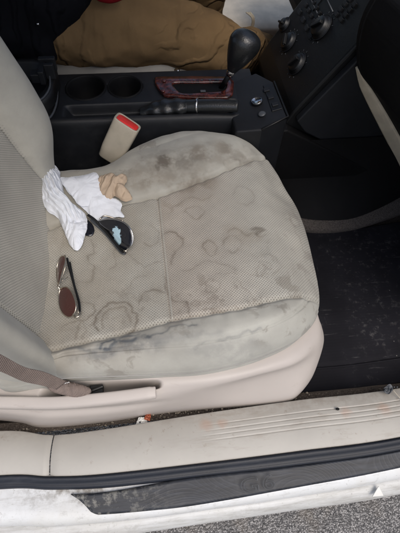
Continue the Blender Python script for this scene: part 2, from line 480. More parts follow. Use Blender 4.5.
def cloth(name, col, rough=.95, scale=700, var=.15, folds=0.):
    m = NT(name, rough, .15)
    n = m.noise(9, 5, .6); f = m.noise(scale, 2, .6)
    c = m.mix(m.step(n, .3, .7), tuple(v*(1-var) for v in col), tuple(v*(1+var) for v in col))
    c = m.mix(m.math('MULTIPLY', f, .4), c, tuple(v*.6 for v in col))
    m.color(c)
    h = m.math('MULTIPLY', f, .08)
    if folds:
        X = m.sep(); wb = m.noise(9, 3, .5)
        pl_ = m.math('SINE', m.math('ADD', m.math('ADD', m.math('MULTIPLY', X[0], 120.), m.math('MULTIPLY', X[1], 40.)), m.math('MULTIPLY', wb, 14.)))
        pl_ = m.math('MULTIPLY', m.math('MULTIPLY', m.step(pl_, .1, 1.), 1.3), m.math('SUBTRACT', 1., m.step(X[0], -.24, -.06)))
        kn = m.math('SINE', m.math('ADD', m.math('ADD', m.math('MULTIPLY', X[0], -60.), m.math('MULTIPLY', X[2], 110.)), m.math('MULTIPLY', wb, 16.)))
        kn = m.math('MULTIPLY', m.math('MULTIPLY', m.step(kn, .2, 1.), .9), m.math('MULTIPLY', m.step(X[0], .0, .08), m.math('SUBTRACT', 1., m.step(X[2], .60, .68))))
        h = m.math('ADD', m.math('ADD', h, pl_), kn)
        h = m.math('ADD', h, m.math('MULTIPLY', m.noise(11, 2.5, .45, vec=m.vmath('MULTIPLY', m.P, (2.0, .6, .6)), dist=.6), folds))
    m.bump(h, .7, .009 if folds else .001); return m.m
M_trouser = cloth('brown_cotton', srgb(116, 94, 66), folds=1.)
M_jacket = cloth('dark_jacket_cloth', srgb(12, 13, 18), .8, folds=1.)
M_red = cloth('red_cloth', srgb(120, 18, 26))
M_skin = plain('skin', srgb(190, 130, 110), .55, .4, gs=.1)
M_hair = cloth('hair', srgb(40, 30, 24))
M_shoe = cloth('dark_shoe', srgb(30, 28, 28), .6)
def belt_mat():
    m = NT('belt_webbing', .75, .3); c0 = srgb(124, 111, 104); X = m.sep()
    w = m.math('SINE', m.math('MULTIPLY', m.math('ADD', X[0], m.math('MULTIPLY', X[2], .45)), 3200.))
    l = m.math('SINE', m.math('MULTIPLY', m.math('SUBTRACT', X[2], m.math('MULTIPLY', X[0], .45)), 1500.))
    n = m.noise(30, 4, .6)
    c = m.mix(m.step(n, .3, .7), tuple(v*.85 for v in c0), tuple(v*1.1 for v in c0))
    c = m.mix(m.math('MULTIPLY', m.step(w, -.2, .8), .22), c, tuple(v*.5 for v in c0))
    m.color(c); m.bump(m.math('ADD', m.math('MULTIPLY', w, .5), l), .6, .0006); return m.m
M_belt = belt_mat()
def reflection_lens():
    m = NT('painted_reflection_lens', .05, .6)
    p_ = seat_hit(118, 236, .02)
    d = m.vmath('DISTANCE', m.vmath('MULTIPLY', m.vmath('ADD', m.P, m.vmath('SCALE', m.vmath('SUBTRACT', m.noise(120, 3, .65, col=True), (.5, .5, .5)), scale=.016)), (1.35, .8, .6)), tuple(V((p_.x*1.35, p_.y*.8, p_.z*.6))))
    f = m.math('SUBTRACT', 1., m.step(d, .0120, .0132))  # pale blue patch: a sky reflection painted into the lens colour
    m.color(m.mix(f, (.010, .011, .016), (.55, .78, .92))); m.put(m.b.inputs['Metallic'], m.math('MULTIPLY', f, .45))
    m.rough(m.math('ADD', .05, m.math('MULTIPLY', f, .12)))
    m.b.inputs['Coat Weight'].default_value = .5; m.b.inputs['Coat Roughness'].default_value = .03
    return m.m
def tissue_mat(name, col):
    m = NT(name, .95, .1)
    n = m.noise(45, 5, .6, dist=.6); f = m.vor(1500)
    m.color(m.mix(m.step(n, .3, .7), tuple(v*.88 for v in col), col))
    e1_ = m.vor(34, 'DISTANCE_TO_EDGE', vec=m.vmath('ADD', m.P, m.vmath('SCALE', m.noise(40, 3, col=True), scale=.02)))
    e2_ = m.vor(130, 'DISTANCE_TO_EDGE', vec=m.vmath('ADD', m.P, m.vmath('SCALE', m.noise(60, 3, col=True), scale=.012)))
    hh = m.math('ADD', m.math('MULTIPLY', m.step(e1_, 0., .5), 1.), m.math('MULTIPLY', e2_, .15))
    m.bump(m.math('ADD', hh, m.math('MULTIPLY', f, .04)), .40, .0022)
    return m.m
M_tis = tissue_mat('white_tissue', srgb(212, 216, 223))
M_nap = tissue_mat('brown_napkin', srgb(176, 158, 138))
def lens_mat(name, col, metal, rough):
    m = NT(name, rough, .8); m.color(col); m.b.inputs['Metallic'].default_value = metal
    m.b.inputs['Coat Weight'].default_value = 1.; m.b.inputs['Coat Roughness'].default_value = .02
    return m.m
M_lensA = reflection_lens()
M_lensB = lens_mat('brown_lens', srgb(72, 34, 30), .25, .08)
M_redbtn = plain('red_button', srgb(222, 52, 46), .4, gs=0)
M_buckle = plain('buckle_plastic', srgb(172, 164, 148), .5)
M_paper = plain('white_paper', srgb(225, 225, 225), .8, gs=0)
M_orange = plain('orange_foil', srgb(140, 72, 46), .4, gs=0)
M_doorbeige = plain('door_beige', srgb(214, 200, 176), .6)

# ================================================================== GROUND
bm = bmesh.new()
vs = [bm.verts.new(p) for p in ((-60, -60, 0), (60, -60, 0), (60, 60, 0), (-60, 60, 0))]; bm.faces.new(vs)
props(obj('ground', bm, M_asph), kind='structure')

# ================================================================== CAR BODY
body = thing('car_body', 'white car body around the open front passenger doorway, sill with black seal and scuff plate', 'car', (0, .1, 0))
A = [(0, 431), (50, 435), (100, 430), (200, 414), (300, 400), (400, 388)]
B = [(0, 475), (50, 476), (100, 474), (200, 463), (300, 450.5), (400, 436.7)]
Cc = [(0, 489), (50, 489.5), (100, 488), (150, 483), (200, 477), (290, 467), (400, 451)]
D = [(0, 516), (50, 517), (100, 515), (150, 511), (200, 505), (290, 489), (400, 468)]
E1 = [(0, 528), (50, 528), (100, 524), (150, 519), (200, 512), (290, 499), (400, 480)]
E2 = [(0, 545), (50, 543), (100, 539), (150, 531.5), (200, 524), (290, 511), (400, 494)]
def pl(lst, z, dy=0):
    p = [at(a, b, z=z)+V((0, dy, 0)) for a, b in lst]
    d0 = (p[0]-p[1]); d1 = (p[-1]-p[-2])
    return [V((-1.0, p[0].y+.02, z)), V((p[0].x-.25, p[0].y+.004, z))]+p+[V((p[-1].x+.3, p[-1].y+.03, z)), V((1.2, p[-1].y+.08, z))]
rA, rB, rC, rD, rE1, rE2 = pl(A, .378), pl(B, .386), pl(Cc, .376), pl(D, .366), pl(E1, .340), pl(E2, .305)
off = lambda r, dy, dz: [p+V((0, dy, dz)) for p in r]
yrow = lambda r, n=260: cr(r, n)
# sill trim in two pieces butting at a seam
def trim_piece(name, x0, x1):
    n = 150
    def res(r, dz=0):
        f = cr(r, 500); tab = [(p.x, p) for p in f]
        out = []
        for i in range(n):
            x = lerp(x0, x1, i/(n-1))
            j = min(range(len(f)-1), key=lambda k: abs(f[k].x-x))
            j = max(1, min(len(f)-2, j)); a, b = (f[j], f[j+1]) if f[j].x <= x else (f[j-1], f[j])
            t = (x-a.x)/(b.x-a.x) if b.x != a.x else 0
            out.append(V((x, lerp(a.y, b.y, t), lerp(a.z, b.z, t)+dz)))
        return out
    a, b = res(rA), res(rB)
    rows = []
    K = 110
    inner = [V((p.x, p.y+.004, p.z-.07)) for p in a]
    rows.append(inner); rows.append([V((p.x, p.y+.002, p.z-.012)) for p in a]); rows.append([V((p.x, p.y+.0008, p.z-.003)) for p in a])
    for k in range(K+1):
        v = k/K; r = []
        for p, q in zip(a, b):
            w = p.lerp(q, v); w.z += .009*math.sin(math.pi*v)**.8
            g = 0
            for c in (.28, .40, .50, .60):      # pressed grip lines toward the front
                g -= .0013*math.exp(-((v-c)/.011)**2)
            w.z += g*sm(.03, .12, w.x-(.04*abs(v-.5)))
            w.z -= .002*math.exp(-((v-.80)/.02)**2)*(1-sm(-.05, .02, w.x))*0
            r.append(w)
        rows.append(r)
    rows.append([V((p.x, p.y-.001, p.z-.004)) for p in b]); rows.append([V((p.x, p.y-.0015, p.z-.02)) for p in b])
    # pull the butt ends down for a rounded edge
    for r in rows[2:-1]:
        for p, s in ((r[0], 1), (r[-1], -1)): p.z -= .004
    bm = bmesh.new(); grid(bm, rows)
    return obj(name, bm, M_trim, body)
xs = at(51, 455, z=.385).x
t1 = trim_piece('sill_trim', -1.0, xs-.0010); t1['label'] = 'short plain rear length of beige sill trim'
t2 = trim_piece('sill_trim', xs+.0010, 1.15); t2['label'] = 'long front length of beige sill trim with grip lines'
# weatherstrip: raised rubber bulb
n = 300
b_, c_ = yrow(rB, n), yrow(rC, n)
rows = []
for v, h in ((0, -.02), (0, -.002), (.08, .003), (.3, .005), (.5, .003), (.62, -.001), (.75, .001), (.9, .001), (1., -.003), (1.0, -.012)):
    rows.append([p.lerp(q, v)+V((0, -.0015 if v == 0 else 0, h)) for p, q in zip(b_, c_)])
bm = bmesh.new(); grid(bm, rows); obj('weatherstrip', bm, M_seal, body)
# painted sill
c_, d_, e1, e2 = (yrow(r, n) for r in (off(rC, .004, -.006), rD, rE1, rE2))
ctl = []
for i in range(n):
    ctl.append([c_[i], c_[i].lerp(d_[i], .5)+V((0, 0, .001)), d_[i].lerp(e1[i], .0), d_[i].lerp(e1[i], .55)+V((0, -.002, .003)), e1[i]+V((0, .0015, -.002)), e1[i]+V((0, .006, -.012)),
                e1[i].lerp(e2[i], .18)+V((0, .004, -.004)), e1[i].lerp(e2[i], .6)+V((0, -.002, .003)), e2[i], e2[i]+V((0, .02, -.03)), e2[i]+V((0, .05, -.10))])
rows = list(map(list, zip(*[cr(c, 60) for c in ctl])))
bm = bmesh.new(); grid(bm, rows); obj('rocker_panel', bm, M_paint, body)
# scuff plate: from px 78 at the rear to beyond the frame, between seal and painted lip
c2, d2 = yrow(rC, 900), yrow(rD, 900)
rows = []
K = 14
xr0, xr1 = at(78, 492, z=.372).x, at(93, 513, z=.368).x
for k in range(K+1):
    v = k/K; r = []
    vv = lerp(-.05, .985, v)
    edge = .0030*(1-max(0, 1-min(v, 1-v)/.08)**2)**.5 if min(v, 1-v) < .08 else .0030
    x0 = lerp(xr0, xr1, v)-.012*(1-v)**3+.006*(v > .85)*(v-.85)/.15
    for i in range(220):
        x = lerp(x0, .62, i/219)
        j = min(899, max(0, int((x+1.0)/2.2*899)))
        lo, hi = 0, 899
        while lo < hi:
            mid = (lo+hi)//2
            if c2[mid].x < x: lo = mid+1
            else: hi = mid
        p = c2[lo]
        lo2, hi2 = 0, 899
        while lo2 < hi2:
            mid = (lo2+hi2)//2
            if d2[mid].x < x: lo2 = mid+1
            else: hi2 = mid
        q = d2[lo2]
        w = V((x, lerp(p.y, q.y, vv), lerp(p.z-.003, q.z, vv)+edge+.0012))
        # worn white gap above the plate at the rear: the plate's top edge swings away from the seal
        w.y -= .0095*(1-sm(-.16, .05, x))*(1-v)
        if i == 0: w.z -= .0028
        r.append(w)
    rows.append(r)
for s, r in ((0, rows[0]), (1, rows[-1])):
    e = [p+V((0, .0006 if s == 0 else -.0006, -.004)) for p in r]
    rows.insert(0, e) if s == 0 else rows.append(e)
bm = bmesh.new(); grid(bm, rows); plate = obj('scuff_plate', bm, M_scuff, body)
# embossed outline lettering on the plate
tl, tr = at(240, 491, z=.3745), at(277, 484, z=.3745)
for ch, p in (('G', at(240, 494, z=.374)), ('6', at(262, 490, z=.374))):
    cu = bpy.data.curves.new('lettering', 'FONT'); cu.body = ch; cu.size = .042; cu.fill_mode = 'NONE'; cu.bevel_depth = .0005
    dg = bpy.data.objects.new('tmp', cu); COL.objects.link(dg); bpy.context.view_layer.update()
    me = bpy.data.meshes.new_from_object(dg.evaluated_get(bpy.context.evaluated_depsgraph_get()))
    bpy.data.objects.remove(dg)
    slope = math.atan2(rC[4].z-rD[4].z, .03)
    M = Matrix.Translation(p+V((0, 0, .004))) @ Matrix.Rotation(math.radians(-1), 4, 'Z') @ Matrix.Rotation(.26, 4, 'X') @ Matrix.Diagonal((1.15, .8, 1, 1))
    me.transform(M); me.name = 'lettering'
    o = bpy.data.objects.new('lettering', me); link(o, M_grey, plate)
# small white triangular flake on the painted lip
bm = bmesh.new()
prism(bm, [at(371.5, 497, z=.331), at(383, 496, z=.331), at(378, 486, z=.337)], V((0, 0, .0035)))
obj('plug', bm, M_plug, body, smooth=False, bevel=.0008)

# roof, pillars, floor pan, far side of the body: they stand round the cabin and shade it
bm = bmesh.new()
rws = []
for i in range(13):
    y = lerp(.21, 1.37, i/12); t = abs(i/12*2-1)
    rws.append([V((x, y, 1.40-.09*t**4-.05*max(0, (x-.1))**1.5)) for x in [lerp(-1.0, .30, k/12) for k in range(13)]])
grid(bm, rws); obj('roof', bm, M_paint, body, solid=.03)
for y in (.17, 1.50):
    bm = bmesh.new(); tube(bm, [(.28, y+.03*(1 if y < 1 else -1), 1.36), (.75, y, 1.12), (1.15, y, .85)], .03, n=12)
    obj('windscreen_pillar', bm, M_paint, body)
for y in (.10, 1.62):
    bm = bmesh.new(); tube(bm, [(-.62, y, .36), (-.66, y, .9), (-.72, y+.11*(1 if y < 1 else -1.8), 1.36)], .06, n=12)
    obj('door_pillar', bm, M_trim, body)
for c_0, s_0 in (((-.95, .85, .55), (.06, 1.4, .7)), ((1.25, .85, .5), (.1, 1.4, .8))):
    bm = bmesh.new(); box(bm, c_0, s_0); obj('bulkhead', bm, M_dark, body, smooth=False, bevel=.01)

# cabin floor
bm = bmesh.new()
rws = []
for j in range(60):
    y = lerp(.105, 1.54, j/59)
    r = []
    for i in range(120):
        x = lerp(-.95, 1.2, i/119)
        z = .266+.10*sm(.75, 1.1, x)+.004*noise.noise(V((x*30, y*30, 0)))
        if y < .19: z = lerp(.352, z, sm(.125, .150, y))
        r.append(V((x, y, z)))
    rws.append(r)
grid(bm, rws); props(obj('floor', bm, M_carpet), kind='structure')

# ================================================================== FLOOR MAT
mt = thing('floor_mat', 'dirty black rubber floor mat in the passenger footwell, flecked with pale grit', 'floor mat', (.5, .4, .27))
q = [at(255, 233, z=.283), at(340, 230, z=.283), at(430, 215, z=.283), V((.95, .64, .33))]
q2 = [at(255, 393, z=.283), at(330, 390, z=.283), at(400, 381, z=.283), at(470, 370, z=.283), V((.95, .17, .33))]
def mfn(p, u, v):
    p.z += .0015*noise.noise(p*18)
    if v > .80: p.z -= .006*sm(.85, .89, v)
    return p
bm = loft([q2, [a.lerp(b, .12) for a, b in zip(cr(q2, 5), cr(q, 5))], [a.lerp(b, .5) for a, b in zip(cr(q2, 5), cr(q, 5))], q], 120, 120, lambda p, u, v: mfn(p, u, 1-v))
obj('mat_sheet', bm, M_mat, mt, solid=.012)
bm = bmesh.new(); e = cr([a.lerp(b, .115) for a, b in zip(cr(q2, 40), cr(q, 40))], 60)
tube(bm, [p+V((0, 0, .000)) for p in e], .0022, 8); obj('ridge', bm, M_mat, mt)

# ================================================================== SEAT
seat = thing('passenger_seat', 'stained light grey fabric passenger seat with beige plastic side and perforated centre panels', 'car seat', (0, .4, .27))
sil = [(60, 378), (110, 376), (160, 374), (205, 371), (250, 361), (286, 346), (306, 330), (317, 314), (319, 296), (312, 260), (300, 217),
       (287, 186), (266, 158), (238, 142), (200, 135.5), (165, 139), (135, 150), (105, 168)]
ol = []
for i, (a, b) in enumerate(sil):
    zz = .495 if i < 7 else (.48 if i < 11 else .530)
    ol.append(at(a, b, z=zz))
ol += [V((-.20, .60, .51)), V((-.30, .57, .50)), V((-.33, .38, .49)), V((-.30, .17, .49)), V((-.22, .148, .49))]
N = 900; NR = 260
O = cr(ol, N, closed=True)
ctr = V((0, .39, .5))
rows = []
cxa, cxb = CX[0], CX[1]
def groove(d, w, dep): return -dep*math.exp(-(d/w)**2)
for k in range(NR+1):
    r = (k/NR); r = 1-(1-r)**1.25   # denser near the rim
    r = max(r, .002)
    row = []
    for p in O:
        w = V((lerp(ctr.x, p.x, r), lerp(ctr.y, p.y, r), 0))
        L = math.hypot(p.x-ctr.x, p.y-ctr.y)
        e = (1-r)*L
        zt = base_z(w.x, w.y)
        Rr = .045
        rim = .030 if p.y > .3 else .040
        t = max(0., 1-e/Rr)
        z = zt-rim*(1-math.sqrt(max(0., 1-t*t))) - (zt-rim-(p.z))*sm(.0, 1., t)**2*.6
        yn, yf = interp(near_tab, w.x), interp(far_tab, w.x)
        z += groove(w.y-yn, .0045, .0065)+groove(w.y-yf, .0045, .0075)
        if yn < w.y < yf:
            cxx = lerp(cxa.x, cxb.x, (w.y-cxa.y)/(cxb.y-cxa.y))
            z += groove(w.x-cxx, .004, .0045)
        if w.y < yn and w.x > -.2: z += groove(e-.026, .0022, .0030)+groove(e-.031, .0022, .0016)
        z += .0035*noise.noise(V((w.x*11, w.y*11, 1)))+.0012*noise.noise(V((w.x*40, w.y*40, 5)))
        # soft puckers along the seams
        pk = math.exp(-(abs(w.y-yn)/.02)**2)+math.exp(-(abs(w.y-yf)/.02)**2)
        z += .0012*pk*math.sin(w.x*190+3*noise.noise(V((w.x*20, 0, 0))))
        row.append(V((w.x, w.y, z)))
    rows.append(row)
last = rows[-1]
for dz, ins in ((-.003, -.0015), (-.007, 0.0015), (-.009, .0022), (-.012, .001), (-.03, .001), (-.055, .006), (-.075, .02)):
    rows.append([V((p.x+(ctr.x-p.x)*ins*4, p.y+(ctr.y-p.y)*ins*4, p.z+dz)) for p in last])
bm = bmesh.new(); grid(bm, rows, wrap=True)
bm.faces.new([v for v in bm.verts][:N])
cush = obj('seat_cushion', bm, M_cush, seat)
def cushd(p):
    yn, yf = interp(near_tab, p.x), interp(far_tab, p.x)
    return min(p.y-yn, yf-p.y)
seam_attr(cush, cushd)
import numpy as np
nv_ = len(cush.data.vertices); co_ = np.empty(nv_*3); cush.data.vertices.foreach_get('co', co_); co_ = co_.reshape(-1, 3)[:, :2]
wb_ = np.array([noise.noise(V((a*38, b*38, 2.)))*.0042+noise.noise(V((a*120, b*120, 4.)))*.0014 for a, b in co_])
def curve_dist(px_pts, n=60):
    pts_ = [(p.x+.006*noise.noise(V((p.x*45, p.y*45, 1)))+.003*noise.noise(V((p.x*130, p.y*130, 2))), p.y+.006*noise.noise(V((p.x*45, p.y*45, 6)))+.003*noise.noise(V((p.x*130, p.y*130, 7)))) for p in cr([seat_hit(a, b) for a, b in px_pts], n*2)]
    dmin = np.full(nv_, 9.)
    P = np.array(pts_)
    for a, b in zip(P[:-1], P[1:]):
        ab = b-a; L2 = max(1e-12, ab@ab)
        t = np.clip(((co_-a)@ab)/L2, 0, 1)
        d_ = np.hypot(*(co_-a-t[:, None]*ab).T); dmin = np.minimum(dmin, d_)
    return dmin
def paint_curves(name, curves):
    val = np.zeros(nv_)
    for w_, s_, pts_ in curves:
        far_ = curve_dist(pts_)
        d_ = np.minimum(np.abs(far_+wb_*.5), 9)
        w_ *= .78
        val = np.maximum(val, s_*(np.exp(-(d_/w_)**2)+.30*np.exp(-(d_/(w_*4.5))**2)))
    a = cush.data.attributes.new(name, 'FLOAT', 'POINT'); a.data.foreach_set('value', np.clip(val, 0, 1))
paint_curves('tide_mark', [
    (.0020, 1.0, [(98, 332), (96, 322), (100, 311), (108, 305), (118, 303), (129, 306), (136, 314), (137, 323), (132, 331)]),
    (.0020, .55, [(103, 329), (102, 319), (108, 311), (118, 308), (128, 312), (131, 321)]),
    (.0018, .60, [(138, 309), (140, 300), (146, 293), (155, 289), (163, 291)]),
    (.0020, .65, [(164, 276), (166, 288), (172, 297), (181, 302), (189, 305), (191, 313), (186, 320)]),
    (.0018, .65, [(162, 236), (167, 233), (175, 232), (181, 236), (181, 245), (176, 251), (171, 257), (170, 265)]),
    (.0020, .60, [(76, 303), (85, 302), (93, 305), (96, 311), (91, 318), (82, 323), (76, 330), (77, 340)]),
    (.0018, .50, [(91, 240), (95, 249), (90, 257), (93, 268), (94, 276), (87, 282), (79, 281)]),
    (.0018, .55, [(60, 331), (68, 323), (78, 322), (85, 328), (84, 338)]),
    (.0017, .40, [(128, 254), (134, 262), (143, 266), (153, 263), (161, 262)]),
    (.0017, .45, [(152, 225), (158, 230), (158, 240), (151, 246), (144, 243)]),
    (.0018, .40, [(186, 212), (192, 218), (200, 218), (204, 212), (199, 207), (190, 207), (186, 212)]),
    (.0018, .50, [(202, 246), (207, 241), (215, 243), (219, 250), (214, 256), (206, 254), (202, 246)]),
    (.0018, .42, [(222, 244), (228, 238), (236, 238), (240, 245), (236, 252), (227, 251)]),
    (.0022, .50, [(228, 233), (234, 229), (241, 231), (245, 236), (252, 233), (258, 236), (266, 234)]),
    (.0018, .30, [(205, 283), (212, 279), (219, 284), (216, 291), (208, 291), (205, 283)]),
    (.0018, .35, [(173, 207), (182, 201), (193, 198), (204, 200), (212, 195)]),
    (.0018, .35, [(176, 190), (187, 189), (196, 184), (206, 185), (214, 180)]),
    (.0018, .38, [(223, 163), (229, 158), (237, 159), (239, 164), (232, 168), (225, 167), (223, 163)]),
    (.0018, .25, [(232, 195), (240, 188), (250, 190), (255, 198), (248, 205), (238, 203)]),
    (.0018, .28, [(183, 272), (195, 268), (206, 262), (222, 264), (236, 270)]),
    (.0018, .25, [(258, 262), (266, 255), (276, 258), (280, 268), (272, 275)]),
    (.0018, .35, [(110, 270), (116, 262), (113, 252), (119, 246)]),
    (.0018, .30, [(120, 292), (130, 287), (136, 278), (146, 276)])])
fill = np.zeros(nv_)
for cx_, cy_, r_, s_ in ((117, 318, .034, .45), (240, 236, .03, .5), (255, 235, .02, .5), (72, 312, .04, .35), (172, 243, .02, .35), (195, 185, .05, .45), (165, 300, .03, .25), (68, 345, .05, .5), (60, 235, .05, .5), (118, 215, .04, .4), (210, 249, .018, .3), (140, 176, .04, .5), (165, 168, .05, .55), (195, 160, .045, .5), (222, 156, .04, .4), (245, 156, .03, .3), (90, 290, .05, .35), (130, 240, .05, .3), (150, 205, .05, .3), (110, 345, .05, .2)):
    p_ = seat_hit(cx_, cy_); d_ = np.hypot(co_[:, 0]-p_.x, co_[:, 1]-p_.y)+wb_*3
    fill = np.maximum(fill, s_*np.exp(-(d_/r_)**4))
a_t = cush.data.attributes.new('tide_fill', 'FLOAT', 'POINT'); a_t.data.foreach_set('value', np.clip(fill, 0, 1))
paint_curves('grey_smear', [
    (.0042, .55, [(66, 350), (78, 347), (90, 349), (100, 346)]),
    (.0030, .95, [(100, 348), (104, 343), (108, 340), (113, 341), (110, 346), (104, 349)]),
    (.0040, .75, [(112, 344), (122, 342), (132, 339), (140, 337), (152, 336)]),
    (.0024, .65, [(118, 341), (128, 336), (138, 334)]),
    (.0022, .60, [(150, 337), (158, 333), (166, 330), (174, 326), (184, 325), (196, 326)]),
    (.0060, .22, [(70, 356), (100, 354), (140, 346), (180, 338), (220, 332)]),
    (.0018, .30, [(196, 346), (215, 340), (240, 333), (262, 326)])])
# piping round the rim
bm = bmesh.new()
pts = [V((p.x, p.y, p.z-.006)) for p in last]
tube(bm, [p+(p-ctr)*V((1, 1, 0)).length*0 for p in pts[:int(N*.82)]], .0022, 8, caps=True)
obj('piping', bm, M_vel, cush)

# backrest
def BF(h): return .534
def back_pt(h, y, front=True):
    """h: height above floor; y across"""
    x0 = -.212-(h-.55)*.235-.5*max(0, h-.95)**2
    yl, yh = .150-.02*sm(.6, .9, h), .585+.050*sm(.50, .64, h)-.02*sm(.72, .9, h)-.05*sm(1.0, 1.2, h)
    yl += .05*sm(1.0, 1.2, h)
    t = (y-yl)/(yh-yl)
    return x0, yl, yh
NH, NYY = 130, 170
rows = []
for i in range(NH+1):
    h = lerp(.46, 1.16, i/NH); x0, yl, yh = back_pt(h, 0)
    row = []
    for j in range(NYY+1):
        a = j/NYY; # go round: front from yl to yh, then back
        y = lerp(yl, yh, a)
        dn, df = y-.215, BF(h)-y
        bol = 0
        if dn < 0: bol = .034*math.sin(min(1, -dn/.085)*math.pi*.60)
        if df < 0: bol = (.002+.044*sm(.52, .68, h))*math.sin(min(1, -df/.080)*math.pi*.60)
        e = min(a, 1-a)*(yh-yl); Rr = .028
        t = max(0, 1-e/Rr); rim = .030*(1-math.sqrt(max(0, 1-t*t)))
        top = .06*max(0, (h-1.08)/.08)**2
        x = x0+bol-rim-top+groove(dn, .0045, .007)+groove(df, .0045, .007)
        x += .004*noise.noise(V((y*10, h*10, 7)))+groove(h-.70, .004, .004)*(1 if 0 < dn and df > 0 else 0)
        x -= .018*(1-((y-.4)/.2)**2)*(1 if 0 < dn and df > 0 else 0)*sm(.5, .65, h)
        row.append(V((x, y, h)))
    for dx, iy in ((-.012, -.001), (-.05, -.002), (-.10, .01), (-.13, .04)):
        row.append(V((row[NYY].x+dx, yh-iy, h)))
    for dx, iy in ((-.13, .04), (-.10, .01), (-.05, -.002), (-.012, -.001)):
        row.append(V((row[0].x+dx, yl+iy, h)))
    rows.append(row)
bm = bmesh.new(); vs = grid(bm, rows, wrap=True); bm.faces.new(vs[0][::-1]); bm.faces.new(vs[-1])
seam_attr(obj('backrest', bm, M_back, seat), lambda p: min(p.y-.215, BF(p.z)-p.y))
for i in (-1, 1):
    bm = bmesh.new(); tube(bm, [(-.43, .39+i*.06, 1.14), (-.46, .39+i*.06, 1.26)], .007, 12)
    obj('headrest_post', bm, M_chrome, seat)
bm = bmesh.new(); box(bm, (-.47, .39, 1.31), (.09, .26, .16)); obj('headrest', bm, M_vel, seat, bevel=.035)

# side shield (beige plastic) lofted from its top lip over the shoulder to the bottom edge
T0 = [at(-40, 383, z=.455), at(0, 383, z=.455), at(30, 382, z=.458), at(60, 376, z=.462), at(110, 372, z=.462), at(160, 371, z=.466), at(205, 367, z=.468), at(250, 356, z=.468), at(290, 339, z=.466), at(310, 320, z=.464), at(316, 313, z=.46)]
T0 = [p+V((0, .012, .004)) for p in T0]
T1 = [at(-40, 388, z=.462), at(0, 387, z=.462), at(30, 387, z=.466), at(60, 381, z=.470), at(110, 377, z=.470), at(160, 376, z=.474), at(207, 374, z=.474), at(254, 364, z=.474), at(293, 347, z=.472), at(312, 329, z=.468), at(318.5, 318, z=.462)]
T2 = [at(-40, 400, z=.457), at(0, 401, z=.457), at(30, 401, z=.462), at(60, 399, z=.464), at(110, 395, z=.464), at(160, 389, z=.466), at(210, 384, z=.466), at(257, 374, z=.466), at(297, 361, z=.462), at(317, 342, z=.455), at(322, 330, z=.45)]
T3 = [at(-40, 406, z=.436), at(0, 408, z=.436), at(30, 410, z=.438), at(60, 410, z=.44), at(110, 407, z=.442), at(160, 400, z=.440), at(210, 391, z=.438), at(254, 380, z=.434), at(290, 371, z=.430), at(313, 360, z=.424), at(323, 346, z=.418)]
T4 = [at(-40, 417, z=.345), at(0, 420, z=.345), at(22, 423, z=.345), at(45, 427.5, z=.350), at(105, 422, z=.355), at(160, 413.5, z=.36), at(210, 408, z=.365), at(252, 404.5, z=.37), at(286, 400.5, z=.37), at(300, 393, z=.37), at(313, 375, z=.372)]
for L_ in (T0, T1, T2, T3, T4):
    q_ = 1 if L_ in (T0, T1) else 0; e_ = L_[-1]
    L_.append(e_+V((-.001, .022, -.014*q_))); L_.append(e_+V((-.010, .08, -.004-.03*q_))); L_.append(e_+V((-.016, .16, -.010-.03*q_)))
T5 = [p+V((0, .012, -.04)) for p in T4]
def shf(p, u, v):
    x = p.x; k = v*5          # k counts the rows: 1 lip, 2 shoulder, 3 lower shoulder, 4 bottom
    m = sm(-.225, -.185, x)*(1-sm(-.030, -.016, x))
    wdt = lerp(.36, .24, sm(-.2, -.04, x))
    g_ = m*(math.exp(-(abs(k-1.62)/wdt)**3))
    p.z -= .050*g_; p.y += .006*g_
    m2 = 1-sm(-.12, .02, x)
    p.y += .006*m2*math.exp(-((k-3.15)/.16)**2); p.z -= .006*m2*math.exp(-((k-3.15)/.16)**2)
    return p
def loft_rows(ctrl, nu, per, fn):
    rows = [cr(r, nu) for r in ctrl]; m_ = len(rows); out = []
    for j in range((m_-1)*per+1):
        i, t = divmod(j, per); t /= per
        g = lambda q: rows[max(0, min(m_-1, q))]
        r = []
        for k in range(nu):
            a, b, c, d = g(i-1)[k], g(i)[k], g(i+1)[k], g(i+2)[k]
            r.append(.5*((2*b)+(c-a)*t+(2*a-5*b+4*c-d)*t*t+(3*b-a-3*c+d)*t**3))
        out.append([fn(p, k/(nu-1), j/((m_-1)*per)) for k, p in enumerate(r)])
    bm = bmesh.new(); grid(bm, out); return bm
bm = loft_rows([T0, T1, T2, T3, T4, T5], 300, 22, shf)
sh = obj('side_shield', bm, M_shield, seat, solid=.003)
# front skirt of the seat base beneath the cushion
bm = bmesh.new()
fr = [V((.27, .30, .385)), V((.285, .40, .385)), V((.28, .50, .39)), V((.24, .61, .39))]
grid(bm, [cr([p+V((-.02, 0, .085)) for p in fr], 60), cr([p+V((-.004, 0, .06)) for p in fr], 60), cr(fr, 60), cr([p+V((0, 0, -.06)) for p in fr], 60)])
obj('front_skirt', bm, M_dark, seat, solid=.003)
bm = bmesh.new(); box(bm, (-.02, .19, .295), (.55, .035, .05)); box(bm, (-.02, .60, .295), (.55, .035, .05)); box(bm, (-.04, .39, .40), (.46, .40, .10))
obj('seat_rail', bm, M_dark, seat, smooth=False, bevel=.006)
